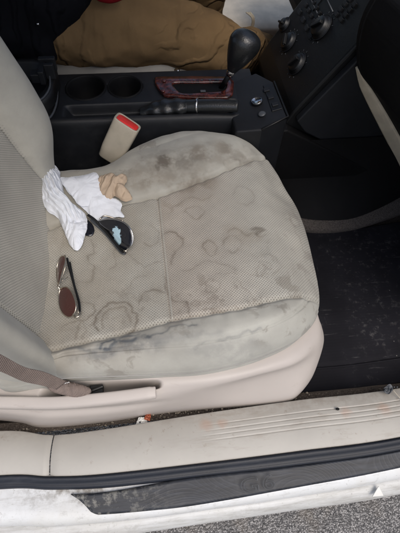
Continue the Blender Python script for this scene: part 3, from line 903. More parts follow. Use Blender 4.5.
# recline lever: a long tapering paddle
bm = bmesh.new()
la = [at(-30, 402, z=.462), at(20, 403, z=.465), at(60, 403, z=.468), at(110, 398.5, z=.471), at(156, 392.5, z=.473)]
def lr(t): return lerp(.011, .0115, t)
cp = cr(la, 60)
rws = []
for i, p in enumerate(cp):
    t = i/59; wd = lerp(.0095, .0098, t); th = .008
    if t > .98: wd *= .93; th *= .8
    ring = []
    for k in range(24):
        a = 2*math.pi*k/24; ca, sa = math.cos(a), math.sin(a)
        cx = math.copysign(abs(ca)**.5, ca); sy = math.copysign(abs(sa)**.6, sa)
        ring.append(p+V((0, cx*wd, sy*th-cx*wd*-.25)))
    rws.append(ring)
vs = grid(bm, rws, wrap=True); bm.faces.new(vs[0][::-1]); bm.faces.new(vs[-1])
obj('recline_lever', bm, M_shield, seat, bevel=.002)
bm = bmesh.new(); c = at(97, 390.5, z=.457)
box(bm, c, (.022, .016, .014)); tube(bm, [c+V((-.05, -.006, -.002)), c+V((-.02, -.004, .004)), c+V((.012, .004, .008))], .004, 8, n=12)
box(bm, at(76, 394, z=.452), (.05, .016, .006))
obj('recline_mechanism', bm, M_gloss, seat, smooth=False, bevel=.002)

# ================================================================== SEAT BELT
belt = thing('seat_belt', 'brown grey seat belt webbing running into its anchor beside the seat', 'seat belt', tuple(at(60, 388, z=.44)))
up_ = [at(-60, 322, y=.10), at(0, 354, y=.118), at(25, 367, y=.125), at(45, 372, y=.132), at(66, 381, y=.138)]
lo_ = [at(-60, 345, y=.092), at(0, 371, y=.106), at(22, 380.5, y=.114), at(40, 384.5, y=.120), at(56, 389, y=.124)]
bm = loft([up_, [a.lerp(b, .35)+V((0, -.001, .0005)) for a, b in zip(up_, lo_)], [a.lerp(b, .7)+V((0, -.001, .0005)) for a, b in zip(up_, lo_)], lo_], 60, 24)
obj('webbing', bm, M_belt, belt, solid=.0014)
bm = bmesh.new()
oc = [at(46, 382, z=.492), at(58, 378.5, z=.490), at(72, 382, z=.486), at(86, 386, z=.482), at(91, 390, z=.480), at(87, 394.5, z=.480), at(76, 397, z=.480), at(64, 394.5, z=.482), at(50, 390, z=.488)]
oo = cr(oc, 60, closed=True); cc = sum(oo, V())/60
rws = []
for k in range(9):
    r = k/8
    rws.append([cc.lerp(p, max(.01, r))+V((0, 0, .006*(1-r**2.5)+.0028*r*noise.noise(cc.lerp(p, r)*90)+.0012*math.sin(cc.lerp(p, r).x*500))) for p in oo])
rws.append([p+V((0, 0, -.006)) for p in oo])
grid(bm, rws, wrap=True); anc = obj('anchor_cover', bm, M_belt, belt)
bm = bmesh.new(); e = [at(50, 387, z=.500), at(60, 385, z=.499), at(70, 382, z=.497)]
for i in range(12):
    p = e[0].lerp(e[2], i/12); tube(bm, [p, p+(e[2]-e[0])*.05], .0008, 6)
obj('stitching', bm, M_paper, belt)

# ================================================================== BUCKLE
bk = thing('seat_belt_buckle', 'beige seat belt buckle with a red release button standing beside the console', 'buckle', tuple(at(112, 155, z=.50)))
tp = (at(128, 122, z=.598)); bt = at(113, 152, z=.525)
ax = (tp-bt).normalized()
xd = (at(140, 128, z=.590)-at(116, 116, z=.606)).normalized()
Mb = axes(bt-ax*.02, ax, xd); Lb = (tp-bt).length+.02
bm = bmesh.new(); rws = []
def rr_ring(w, d, z, n=48, pw=.42):
    o = []
    for k in range(n):
        a = 2*math.pi*k/n; c, s = math.cos(a), math.sin(a)
        o.append(Mb @ V((math.copysign(abs(c)**pw, c)*w, math.copysign(abs(s)**pw, s)*d, z)))
    return o
for w, d, z in ((.022, .013, 0), (.025, .0155, .004), (.0275, .0170, Lb*.3), (.0282, .0175, Lb*.8), (.0284, .0176, Lb-.002), (.0278, .017, Lb), (.0250, .0142, Lb), (.0245, .0138, Lb-.005)):
    rws.append(rr_ring(w, d, z))
vs = grid(bm, rws, wrap=True); bm.faces.new(vs[0][::-1]); bm.faces.new(vs[-1])
obj('housing', bm, M_buckle, bk)
bm = bmesh.new(); rws = [rr_ring(w, d, z) for w, d, z in ((.0240, .0132, Lb-.006), (.0240, .0132, Lb-.0015), (.0230, .0124, Lb-.0005), (.008, .003, Lb-.0010))]
vs = grid(bm, rws, wrap=True); bm.faces.new(vs[-1]); obj('release_button', bm, M_redbtn, bk)
bm = bmesh.new(); tube(bm, [bt-ax*.01, bt-ax*.05, bt+V((-.01, .0, -.12))], .009, 12, n=10, flat=.5); obj('stalk', bm, M_dark, bk)

# ================================================================== CENTRE CONSOLE
con = thing('centre_console', 'black centre console with two cup holders, parking brake and wood panelled gear shift', 'console', (0, .78, .27))
def cup_cut(x, y):
    return min(math.hypot((x-c.x)/rx, (y-c.y)/ry) for c, rx, ry in cups)
c1 = at(86, 88, z=.578); c2_ = at(125, 87, z=.578)
cups = ((c1, .043, .044), (c2_, .037, .040))
NX, NY = 300, 120
x0, x1 = -.62, .245
ynear = [(-.62, .690), (-.25, .694), (.10, .690), (.245, .682)]
rows = []
hb = [at(73, 111, z=.57), at(100, 106, z=.57), at(170, 106, z=.57), at(160, 117, z=.57), at(75, 118, z=.57)]
for j in range(NY+1):
    v = j/NY; r = []
    for i in range(NX+1):
        x = lerp(x0, x1, i/NX); yn = interp(ynear, x); yf = .872
        y = lerp(yn, yf, v)
        e = min(y-yn, yf-y); t = max(0, 1-e/.012)
        z = .579-.012*(1-math.sqrt(max(0, 1-t*t)))
        d = cup_cut(x, y)
        if d < 1.07: z -= .11*(1-sm(1.01, 1.06, d))
        # long hollow beside the cup holders where the brake lever lies
        hx = sm(-.195, -.175, x)*(1-sm(.18, .20, x)); hy = sm(yn+.012, yn+.020, y)*(1-sm(.742, .750, y))
        z -= .024*hx*hy*(1 if d > 1.14 else sm(1.0, 1.14, d))
        r.append(V((x, y, z)))
    rows.append(r)
rows.insert(0, [p+V((0, -.001, -.006)) for p in rows[0]]); rows.insert(0, [V((p.x, p.y-.004, .42)) for p in rows[0]]); rows.insert(0, [V((p.x, p.y-.004, .27)) for p in rows[0]])
rows.append([p+V((0, .001, -.006)) for p in rows[-1]]); rows.append([V((p.x, p.y+.002, .27)) for p in rows[-1]])
bm = bmesh.new(); grid(bm, rows); obj('console_body', bm, M_char, con)
for c, rx, ry in cups:
    bm = bmesh.new()
    rws = []
    for w, h in ((.88, -.095), (.93, -.02), (.965, -.002), (.99, .0015), (1.03, .0026), (1.08, .0018), (1.12, -.0015)):
        rws.append([V((c.x+math.cos(a)*rx*w, c.y+math.sin(a)*ry*w, .579+h)) for a in [2*math.pi*k/64 for k in range(64)]])
    vs = grid(bm, rws, wrap=True); bm.faces.new(vs[0]); obj('cup_holder', bm, M_dark, con)
# armrest bin behind
arm = bmesh.new()
AZ = .60
def rrect(x0, x1, y0, y1, r, n=10):
    o = []
    for cx, cy, a0 in ((x1-r, y1-r, 0), (x0+r, y1-r, 90), (x0+r, y0+r, 180), (x1-r, y0+r, 270)):
        for k in range(n): a = math.radians(a0+90*k/(n-1)); o.append((cx+r*math.cos(a), cy+r*math.sin(a)))
    return o
rws = []
for g, z in ((0, .50), (0, .612), (.004, .622), (.012, .624), (.018, .618), (.020, .56), (.03, .545)):
    rws.append([V((x, y, z)) for x, y in rrect(-.62+g, -.205-g, .700+g, .868-g, .05)])
vs = grid(arm, rws, wrap=True); arm.faces.new(vs[-1]); bin_ = obj('armrest_bin', arm, M_black, con)
bm = bmesh.new()
h0 = at(43, 72, z=.635)
box(bm, h0, (.012, .05, .03)); box(bm, h0+V((.016, -.004, .004)), (.020, .010, .034)); box(bm, h0+V((.010, .020, .006)), (.035, .012, .03)); box(bm, h0+V((-.014, -.012, -.002)), (.018, .022, .02))
obj('hinge', bm, M_char, bin_, smooth=False, bevel=.002)
bm = bmesh.new()
ar = [at(34, 103, z=.626), at(44, 97, z=.626), at(50, 86, z=.628), at(49, 72, z=.630)]
tube(bm, ar, .0022, 8, n=30); 
ar = [at(44, 121, z=.592), at(52, 115, z=.592), at(57, 100, z=.592), at(57, 76, z=.592)]
tube(bm, ar, .0024, 8, n=30); obj('edge_bead', bm, M_grey, bin_)

# wood panel with the shift slot
zw = .585
wp = [at(155, 77, z=zw), at(190, 76.5, z=zw), at(229, 77, z=zw), at(234, 82, z=zw), at(233, 94, z=zw), at(228, 98, z=zw), at(195, 98, z=zw), at(165, 96, z=zw), at(159, 90, z=zw), at(155, 83, z=zw)]
def poly_round(pts, n=80): return cr(pts, n, closed=True)
outl = []
for i, p in enumerate(wp):
    q = wp[(i+1) % len(wp)]; outl += [p.lerp(q, .12), p.lerp(q, .5), p.lerp(q, .88)]
outl = cr(outl, 120, closed=True); cc = sum(outl, V())/len(outl)
slot = [at(174, 83, z=zw), at(200, 82.5, z=zw), at(224, 82.5, z=zw), at(227, 87, z=zw), at(222, 91.5, z=zw), at(205, 93, z=zw), at(184, 94, z=zw), at(176, 90, z=zw)]
sl = cr(slot, 120, closed=True)
# match the starting angle
def ang(p, c): return math.atan2(p.y-c.y, p.x-c.x)
def reorder(L, c):
    L2 = sorted(L, key=lambda p: ang(p, c)); return L2
O1 = reorder(outl, cc); O2 = reorder(sl, cc)
bm = bmesh.new(); rws = []
for t, h in ((0, -.004), (0.0, .0006), (.06, .0018), (.9, .002), (1., .0015), (1., -.0032)):
    rws.append([a.lerp(b, t)+V((0, 0, h)) for a, b in zip(O1, O2)])
vs = grid(bm, rws, wrap=True); wpo = obj('wood_panel', bm, M_wood, con)
bm = bmesh.new(); bm.faces.new([bm.verts.new(p+V((0, 0, -.0035))) for p in O2]); obj('shift_slot', bm, M_dark, wpo, smooth=False)
bm = bmesh.new(); box(bm, at(203, 91, z=zw+.004), (.012, .006, .002)); obj('lamp_lens', bm, M_grey, wpo, smooth=False, bevel=.0006)
bm = bmesh.new()
for px in (186, 194, 202, 210, 218): box(bm, at(px, 80, z=zw+.004), (.004, .005, .0008))
obj('gear_mark', bm, M_grey, wpo, smooth=False)
for px, py in ((164, 81), (163, 91)):
    bm = bmesh.new(); lathe(bm, [(.0045, 0), (.0045, .0016), (.003, .0022)], axes(at(px, py, z=zw+.003), (0, 0, 1)), 16)
    obj('screw_cap', bm, M_wood, wpo)
# gear lever
gl = thing('gear_lever', 'black leather gear shift knob on a slim lever above the wood panel', 'gear lever', tuple(at(222, 88, z=.585)))
p0, p1, kt = at(221, 88, z=.58), at(230.5, 73, y=.775), at(245, 43, y=.775)
bm = bmesh.new(); tube(bm, [p0, p1], .006, 14); obj('shaft', bm, M_black, gl)
bm = bmesh.new(); ad = (kt-p1).normalized()
lathe(bm, [(.0085, -.006), (.0095, 0), (.0095, .006), (.0085, .008)], axes(p1, ad), 24); obj('collar', bm, M_chrome, gl)
bm = bmesh.new(); Lk = (kt-p1).length
prof = [(.0095, .006), (.0125, .014), (.0195, Lk*.42), (.0265, Lk*.72), (.0300, Lk*.95), (.0295, Lk*1.08), (.0255, Lk*1.2), (.017, Lk*1.29), (.006, Lk*1.33), (.0005, Lk*1.335)]
pf = cr([V((a, b, 0)) for a, b in prof], 40)
Mk = axes(p1, ad); rws = []
for q_ in pf:
    rws.append([Mk @ V((q_.x*math.cos(a)*1.0, q_.x*math.sin(a)*1.15, q_.y)) for a in [2*math.pi*k/40 for k in range(40)]])
grid(bm, rws, wrap=True); obj('knob', bm, M_leather, gl)

# parking brake
pb = thing('parking_brake', 'black parking brake lever with a chrome band lying along the console', 'parking brake', tuple(at(170, 108, z=.56)))
h1, h2 = at(186, 106, z=.585), at(238, 106, z=.60)
bm = bmesh.new(); tube(bm, [h1, h1.lerp(h2, .5)+V((0, 0, .002)), h2], lambda t: .0150-.001*t, 24, n=30, flat=.9)
hd = obj('grip', bm, M_leather, pb, bevel=.002)
bm = bmesh.new(); q_ = h1.lerp(h2, .22); lathe(bm, [(.0150, -.0025), (.0162, -.0015), (.0162, .0015), (.0150, .0025)], axes(q_+V((0, 0, .0008)), h2-h1), 32); obj('chrome_band', bm, M_chrome, pb)
bm = bmesh.new()
b0 = [at(140, 113, z=.565), at(152, 109, z=.575), at(168, 107, z=.580), at(186, 106, z=.585)]
pp = cr(b0, 60)
rws = []
for i, p in enumerate(pp):
    t = i/59; r0 = lerp(.010, .0185, sm(0, .5, t))*(1-.1*sm(.8, 1, t))
    ring = []
    for k in range(32):
        a = 2*math.pi*k/32
        rr_ = r0*(1+.07*math.sin(t*24+1.2*math.sin(a))+.12*noise.noise(V((t*6, a*2, 3))))
        ring.append(p+V((0, math.cos(a)*rr_*1.15, math.sin(a)*rr_*.8)))
    rws.append(ring)
vs = grid(bm, rws, wrap=True); bm.faces.new(vs[0]); bm.faces.new(vs[-1]); obj('boot', bm, M_leather, pb)

# front pod of the console: sloping panel with power outlet and button strip
pod = [at(229, 80, z=.585), at(256, 74, z=.588), at(274, 82, z=.600), at(288, 118, z=.600), at(262, 131, z=.585), at(236, 132, z=.575), at(232, 118, z=.575)]
pc = sum(pod, V())/len(pod)
pn = (pod[2]-pod[6]).cross(pod[4]-pod[1]).normalized()
pn = pn if pn.z > 0 else -pn
pod = [p-pn*(p-pc).dot(pn) for p in pod]
bm = bmesh.new(); prism(bm, pod, V((0, 0, -.30)))
bmesh.ops.recalc_face_normals(bm, faces=bm.faces)
podo = obj('front_pod', bm, M_char, con, smooth=False, bevel=.004)
def podp(px, py): return on_plane(px, py, pc, pn)
c = podp(257, 103)
bm = bmesh.new(); lathe(bm, [(.0125, 0), (.0135, .003), (.012, .0045), (.0100, .0035), (.0095, -.002), (.0001, -.003)], axes(c+pn*.002, pn), 36); obj('power_outlet', bm, M_gloss, podo)
bm = bmesh.new(); lathe(bm, [(.0118, .0038), (.0124, .0050), (.0114, .0056), (.0106, .0046)], axes(c+pn*.002, pn), 36); obj('outlet_ring', bm, M_chrome, podo)
bm = bmesh.new(); lathe(bm, [(.008, 0), (.0085, .002), (.006, .0035), (.0001, .0035)], axes(podp(262, 115)+pn*.002, pn), 28); obj('socket_cap', bm, M_grey, podo)
bm = bmesh.new(); prism(bm, [podp(*q_)+pn*.0022 for q_ in ((263, 86), (272, 84), (282, 109), (272, 112))], -pn*.004); insert = obj('switch_panel', bm, M_gloss, podo, smooth=False, bevel=.0008)
for k in range(3):
    c_1 = podp(267.5+k*4.2-1, 91+k*7.2)+pn*.0022; xd_ = (podp(282, 109)-podp(272, 84)).normalized(); bm = bmesh.new()
    bmesh.ops.create_cube(bm, size=1, matrix=axes(c_1+pn*.001, pn, xd_) @ Matrix.Diagonal((.011, .013, .003, 1))); obj('push_button', bm, M_char, podo, smooth=False, bevel=.001)
bm = bmesh.new(); tube(bm, [pod[2]+V((0, 0, .001)), pod[3]+V((0, 0, .001)), pod[4]+V((0, 0, .001))], .0028, 8); obj('pod_edge', bm, M_black, podo)

# ================================================================== DASHBOARD
dash = thing('dashboard', 'black dashboard with slanted centre stack of knobs and a beige trim strip', 'dashboard', (.55, .75, .27))
# centre stack: face leans forward as it rises
s0 = V((.311, .68, .588)); sd = V((.145, 0, .232)).normalized(); sn = V((-sd.z, 0, sd.x))   # outward normal: rearward and up
def stk(px, py): return on_plane(px, py, s0, sn)
yL = .965
bm = bmesh.new()
prof_ = [V((.29, 0, .54)), s0.copy(), s0+sd*.12, s0+sd*.30, s0+sd*.40+V((.05, 0, 0)), V((.95, 0, .95)), V((.95, 0, .27)), V((.42, 0, .27)), V((.33, 0, .40))]
poly = [V((p.x, .682, p.z)) for p in prof_]
prism(bm, poly, V((0, yL-.682, 0))); stack = obj('centre_stack', bm, M_black, dash, smooth=False, bevel=.006)
# lighter side cheek of the stack
bm = bmesh.new()
prof2 = [s0+V((.008, 0, -.012)), s0+sd*.30+V((.012, 0, -.01)), V((.95, 0, .93)), V((.95, 0, .34)), V((.66, 0, .365)), V((.345, 0, .545))]
prism(bm, [V((p.x, .664, p.z)) for p in prof2], V((0, .0175, 0))); obj('side_cheek', bm, M_char, dash, smooth=False, bevel=.003)
bm = bmesh.new()
prof3 = [V((.23, 0, .555)), V((.300, 0, .560)), V((.345, 0, .535)), V((.66, 0, .356)), V((.95, 0, .33)), V((.95, 0, .29)), V((.23, 0, .29))]
prism(bm, [V((p.x, .655, p.z)) for p in prof3], V((0, .026, 0))); obj('lower_panel', bm, M_dark, dash, smooth=False, bevel=.004)
# carpet edge at the foot of the panel
bm = bmesh.new()
ct = [at(270, 216, z=.305), at(300, 223, z=.305), at(322, 225.5, z=.305), at(350, 224, z=.305), at(375, 215, z=.308), at(402, 201, z=.312), at(430, 184, z=.32)]
cb = [at(270, 226, z=.285), at(300, 231, z=.285), at(322, 233, z=.285), at(350, 230.5, z=.285), at(375, 223, z=.286), at(402, 213, z=.288), at(430, 200, z=.29)]
cu_ = [p+V((.0, .05, .04)) for p in ct]
bm = loft([cu_, ct, [a.lerp(b, .5)+V((0, -.004, .001)) for a, b in zip(ct, cb)], cb, [p+V((0, .004, -.015)) for p in cb]], 90, 24)
obj('carpet_edge', bm, M_carpet2, dash)
# vertical dark liner above the carpet edge
bm = bmesh.new()
lin = [p+V((0, .002, 0)) for p in ct]
grid(bm, [cr([p+V((0, .008, .012)) for p in ct], 90), cr([V((p.x, max(p.y+.03, .655-.0*p.x), p.z+.10)) for p in ct], 90), cr([V((p.x, .66, p.z+.22)) for p in ct], 90)])
obj('liner', bm, M_dark, dash)
def knob(px, py, r, hgt=.009, mark=None):
    c = stk(px, py)
    bm = bmesh.new(); lathe(bm, [(r*1.25, 0), (r*1.22, .003), (r*1.02, .005), (r, .006), (r*.96, hgt), (r*.86, hgt+.002), (.0001, hgt+.002)], axes(c, sn), 40)
    k = obj('control_knob', bm, M_gloss, dash)
    bm = bmesh.new()
    lathe(bm, [(r*1.25, .0), (r*1.30, .0026), (r*1.24, .0036), (r*1.20, .002)], axes(c, sn), 40); obj('bezel', bm, M_char, k)
    bm = bmesh.new(); M = axes(c+sn*(hgt+.003), sn, V((0, 1, 0)))
    bmesh.ops.create_cube(bm, size=1, matrix=M @ Matrix.Rotation(mark or 0, 4, 'Z') @ Matrix.Diagonal((r*1.4, r*.36, .012, 1))); obj('grip_bar', bm, M_gloss, k, smooth=False, bevel=.0015)
    bm = bmesh.new(); bmesh.ops.create_cube(bm, size=1, matrix=M @ Matrix.Rotation(mark or 0, 4, 'Z') @ Matrix.Translation((r*.5, 0, .0035)) @ Matrix.Diagonal((r*.55, r*.1, .001, 1))); obj('pointer', bm, M_grey, k, smooth=False)
knob(285, 25, .014, mark=.4); knob(289, 42, .0195, mark=2.6); knob(297.5, 64, .0205, mark=1.2); knob(322, 28, .0215, .013, mark=.9)
for px, py, r in ((289, 42, .0195), (297.5, 64, .0205), (322, 28, .0215)):
    bm = bmesh.new()
    for k in range(11):
        a = math.radians(-140+28*k); M = axes(stk(px, py)+sn*.0008, sn, V((0, 1, 0)))
        bmesh.ops.create_cube(bm, size=1, matrix=M @ Matrix.Rotation(a, 4, 'Z') @ Matrix.Translation((r*1.52, 0, 0)) @ Matrix.Diagonal((.0035, .0012, .0008, 1)))
    obj('dial_mark', bm, M_grey, dash, smooth=False)
def btn(px, py, w, h, M_=M_black, name='push_button'):
    bm = bmesh.new(); M = axes(stk(px, py)+sn*.002, sn, V((0, 1, 0)))
    bmesh.ops.create_cube(bm, size=1, matrix=M @ Matrix.Diagonal((w, h, .006, 1))); return obj(name, bm, M_, dash, smooth=False, bevel=.0012)
for k in range(4): btn(300+k*3.6, 12+k*8.2, .014, .011, M_char)
for k in range(5): btn(306.5+k*2.7, 5+k*5.6, .010, .009, M_char)
for k in range(5): btn(312.5+k*2.6, -2+k*5.2, .008, .008, M_black)
for k in range(4): btn(337+k*4.4, 14-k*5, .013, .009, M_char); btn(342+k*4.4, 20-k*5, .013, .009, M_black)
# radio bezel lines and display
bm = bmesh.new()
for a, b in (((309, -5), (320, 19)), ((325, -5), (333, 12))): tube(bm, [stk(*a)+sn*.001, stk(*b)+sn*.001], .0016, 8)
obj('bezel_line', bm, M_grey, stack)
bm = bmesh.new(); a = stk(319, 0); M = axes(a+sn*.001, sn, V((0, 1, 0)))
bmesh.ops.create_cube(bm, size=1, matrix=M @ Matrix.Diagonal((.02, .045, .002, 1))); obj('display', bm, M_gloss, stack, smooth=False)
# passenger side pad: rounded black body with an inner end cap
edge = [(376, -14), (362, 12), (356, 35), (355.5, 52), (358, 69), (371, 87), (388, 115), (402, 140), (416, 164)]
pe = [at(a, b, y=.655) for a, b in edge]
bm = bmesh.new()
top = [V((.48, .655, 1.0)), V((1.0, .655, 1.02)), V((1.0, .655, .45)), V((.70, .655, .36))]
ring = cr(pe, 50)+top[::-1][:1]+[V((1.0, .655, .34)), V((1.0, .655, 1.0)), V((.55, .655, .98))]
prism(bm, [V((p.x, p.y, p.z)) for p in ring], V((.0, -.02, 0)))
ring2 = [V((p.x+.035, .42, p.z+.01)) for p in ring]; ring3 = [V((p.x+.07, .16, p.z+.01)) for p in ring]
r1 = [V((p.x+.002, p.y-.02, p.z)) for p in ring]
grid(bm, [r1, ring2, ring3], wrap=True)
bmesh.ops.remove_doubles(bm, verts=bm.verts, dist=.0001)
obj('passenger_pad', bm, M_dark, dash, smooth=False, bevel=.006)
bl = [(357, 66), (359.5, 80), (363.5, 92), (379.5, 125), (399, 163), (412, 188)]
br_ = [(360, 68), (370, 84), (379, 97), (393, 119), (405, 139), (420, 166)]
a_, b_2 = [at(p, q, y=.662) for p, q in bl], [at(p, q, y=.650) for p, q in br_]
bm = loft([a_, [p.lerp(q, .5)+V((0, -.008, .002)) for p, q in zip(a_, b_2)], b_2], 50, 12)
obj('trim_strip', bm, M_doorbeige, dash, solid=.004)
# driver side of the dash and the steering wheel
bm = bmesh.new()
pd = [V((.40, 0, .60)), V((.375, 0, .66)), V((.39, 0, .75)), V((.45, 0, .93)), V((.95, 0, .98)), V((.95, 0, .52)), V((.55, 0, .52))]
prism(bm, [V((p.x, yL+.002, p.z)) for p in pd], V((0, .47, 0))); obj('driver_side', bm, M_dark, dash, smooth=False, bevel=.012)
sw = thing('steering_wheel', 'black steering wheel in front of the driver, at the upper edge', 'steering wheel', (.3, 1.17, .93))
bm = bmesh.new(); Mw = axes((.24, 1.17, .93), V((-1, 0, .5)))
rws = [[Mw @ V(((.18+.014*math.cos(b))*math.cos(a), (.18+.014*math.cos(b))*math.sin(a), .014*math.sin(b))) for b in [2*math.pi*k/14 for k in range(14)]] for a in [2*math.pi*k/64 for k in range(65)]]
grid(bm, rws, wrap=True); obj('rim', bm, M_leather, sw)
bm = bmesh.new()
lathe(bm, [(.001, .02), (.05, .015), (.06, 0), (.04, -.04), (.03, -.20)], Mw, 24)
for a in (0, math.pi, -math.pi/2): tube(bm, [Mw @ V((.04*math.cos(a), .04*math.sin(a), 0)), Mw @ V((.178*math.cos(a), .178*math.sin(a), 0))], .012, 8)
obj('hub', bm, M_black, sw)

# ================================================================== DRIVER SEAT, DOOR, PERSON
ds = thing('driver_seat', 'light grey driver seat cushion edge showing under the driver thigh', 'car seat', (-.05, 1.15, .27))
bm = bmesh.new(); box(bm, (-.10, 1.165, .49), (.46, .47, .105)); obj('seat_cushion', bm, M_vel, ds, bevel=.03)
bm = bmesh.new(); box(bm, (-.42, 1.165, .84), (.13, .47, .66), Matrix.Rotation(-.22, 3, 'Y')); obj('backrest', bm, M_vel, ds, bevel=.04)
bm = bmesh.new(); box(bm, (-.04, .915, .47), (.42, .02, .05)); obj('side_shield', bm, M_buckle, ds, bevel=.006)
bm = bmesh.new(); p = at(177, 72, z=.545); lathe(bm, [(.007, 0), (.007, .006), (.004, .008)], axes(p, (0, -.3, 1)), 18); obj('bolt', bm, M_chrome, ds)

def far_row(y, z): return [V((x, y, z)) for x in (-1., -.3, .3, 1.2)]
bm = loft([far_row(1.405, .30), far_row(1.41, .36), far_row(1.42, .378), far_row(1.46, .390), far_row(1.55, .390), far_row(1.615, .382), far_row(1.618, .36)], 30, 50)
o = obj('sill_trim', bm, M_doorbeige, body, solid=.003); o['label'] = 'beige sill trim on the far driver side'
bm = loft([far_row(1.616, .37), far_row(1.618, .388), far_row(1.628, .391), far_row(1.636, .384), far_row(1.638, .37)], 30, 24)
obj('weatherstrip', bm, M_seal, body)
bm = loft([far_row(1.636, .372), far_row(1.67, .366), far_row(1.71, .345), far_row(1.73, .30), far_row(1.71, .22)], 30, 24)
obj('rocker_panel', bm, M_paint, body)
per = thing('person', 'driver in brown trousers and a dark jacket sitting in the driver seat', 'person', (-.28, 1.16, .56))
Y1, Y2 = 1.03, 1.27
# near (right) leg, far (left) leg
kneeR, ankR = V((.195, 1.00, .560)), at(268, 53, z=.36)
kneeL, ankL = V((.170, 1.245, .668)), V((.20, 1.33, .36))
hipR, hipL = V((-.28, 1.03, .625)), V((-.28, 1.30, .64))
blobs('body', [[(V((-.30, 1.16, .64)), .13), (V((-.37, 1.16, .85)), .13), (V((-.42, 1.16, 1.06)), .14), (V((-.43, 1.16, 1.17)), .06), (V((-.41, 1.16, 1.26)), .055), (V((-.39, 1.16, 1.33)), .085), (V((-.39, 1.16, 1.37)), .08)],
    [(hipR, .06), (kneeR, .034), (kneeR.lerp(ankR, .5), .034), (ankR, .034), (ankR+V((.02, .0, -.04)), .032)], [(hipL, .06), (kneeL, .034), (kneeL.lerp(ankL, .5), .034), (ankL, .034), (ankL+V((.02, 0, -.04)), .032)],
    [(V((-.43, .99, 1.10)), .055), (V((-.20, .93, .95)), .038), (V((.06, 1.05, 1.0)), .028), (V((.13, 1.07, 1.02)), .03)],
    [(V((-.43, 1.33, 1.10)), .055), (V((-.20, 1.42, .95)), .038), (V((.06, 1.30, 1.0)), .028), (V((.13, 1.28, 1.02)), .03)]]
    + [[(V((.13, yy+sg*k_*.018, 1.02)), .010), (V((.175, yy+sg*k_*.020, 1.03)), .009), (V((.19, yy+sg*k_*.018, 1.005)), .008)] for yy, sg in ((1.07, 1), (1.28, -1)) for k_ in (-1.5, -.5, .5, 1.5)],
    M_skin, per, .008)
tro = blobs('trousers', [[(V((-.33, 1.16, .635)), .145), (V((-.25, 1.16, .63)), .14)],
    [(hipR+V((-.02, 0, .0)), .105), (hipR.lerp(kneeR, .3)+V((0, .0, .006)), .100), (hipR.lerp(kneeR, .65)+V((0, .006, .006)), .088), (kneeR+V((-.03, 0, .006)), .078), (kneeR+V((.018, 0, -.025)), .066), (kneeR.lerp(ankR, .5), .060), (kneeR.lerp(ankR, .80), .058)],
    [(hipL+V((0, .02, 0)), .095), (hipL.lerp(kneeL, .4)+V((0, .015, .01)), .092), (kneeL+V((-.03, 0, .006)), .080), (kneeL+V((.02, 0, -.02)), .072), (kneeL.lerp(ankL, .5), .06), (kneeL.lerp(ankL, .93), .056)]],
    M_trouser, per, .009, [('folds_big', .08, .026), ('folds_small', .035, .006)], 6)
jk = blobs('jacket', [[(V((-.32, 1.16, .72)), .16), (V((-.38, 1.16, .88)), .155), (V((-.43, 1.16, 1.05)), .15), (V((-.44, 1.16, 1.14)), .085)],
    [(at(-40, 40, y=.97), .10), (at(0, 26, y=.965), .095), (at(20, 58, y=.97), .055)],
    [(at(-20, -10, y=.98), .10), (at(10, -4, y=.985), .09), (at(40, -6, y=.99), .08)],
    [(at(10, 62, y=.965), .05), (at(27, 60, y=.955), .045), (at(38, 40, y=.955), .050), (at(52, 18, y=.965), .055), (at(70, -4, y=.99), .055), (at(84, -24, y=1.03), .055)],
    [(at(-10, -10, y=1.12), .12), (at(60, -14, y=1.18), .06)],
    [(V((-.43, 1.00, 1.09)), .085), (V((-.20, .94, .95)), .060), (V((.03, 1.04, 1.0)), .042)],
    [(V((-.43, 1.32, 1.09)), .085), (V((-.20, 1.42, .95)), .060), (V((.03, 1.31, 1.0)), .042)]],
    M_jacket, per, .010, [('jfolds', .07, .03)], 5)
bm = bmesh.new(); p = at(38, 24, y=.915); bmesh.ops.create_icosphere(bm, subdivisions=2, radius=.004, matrix=Matrix.Translation(p)); obj('snap_button', bm, M_chrome, jk)
blobs('shirt_hem', [[(at(99, -4, y=.95), .012), (at(110, -3, y=.95), .014), (at(122, -5, y=.95), .011)]], M_red, per, .005)
blobs('sock', [[(kneeR.lerp(ankR, .78), .040), (ankR, .040)]], M_red, per, .006)
for a in (ankR, ankL):
    blobs('shoe', [[(a+V((-.03, 0, -.045)), .040), (a+V((.08, 0, -.05)), .042), (a+V((.17, 0, -.06)), .036)]], M_shoe, per, .008)
blobs('hair', [[(V((-.42, 1.16, 1.35)), .09), (V((-.40, 1.16, 1.40)), .085)]], M_hair, per, .01)
bm = bmesh.new()
for k in range(3):
    e = [at(246+k*2, 12, y=1.19), at(252+k, 18, y=1.185), at(251+k, 27, y=1.19), at(246+k, 31, y=1.19)]
    tube(bm, e, .0022, 6, n=20)
obj('drawstring', bm, M_buckle, per)

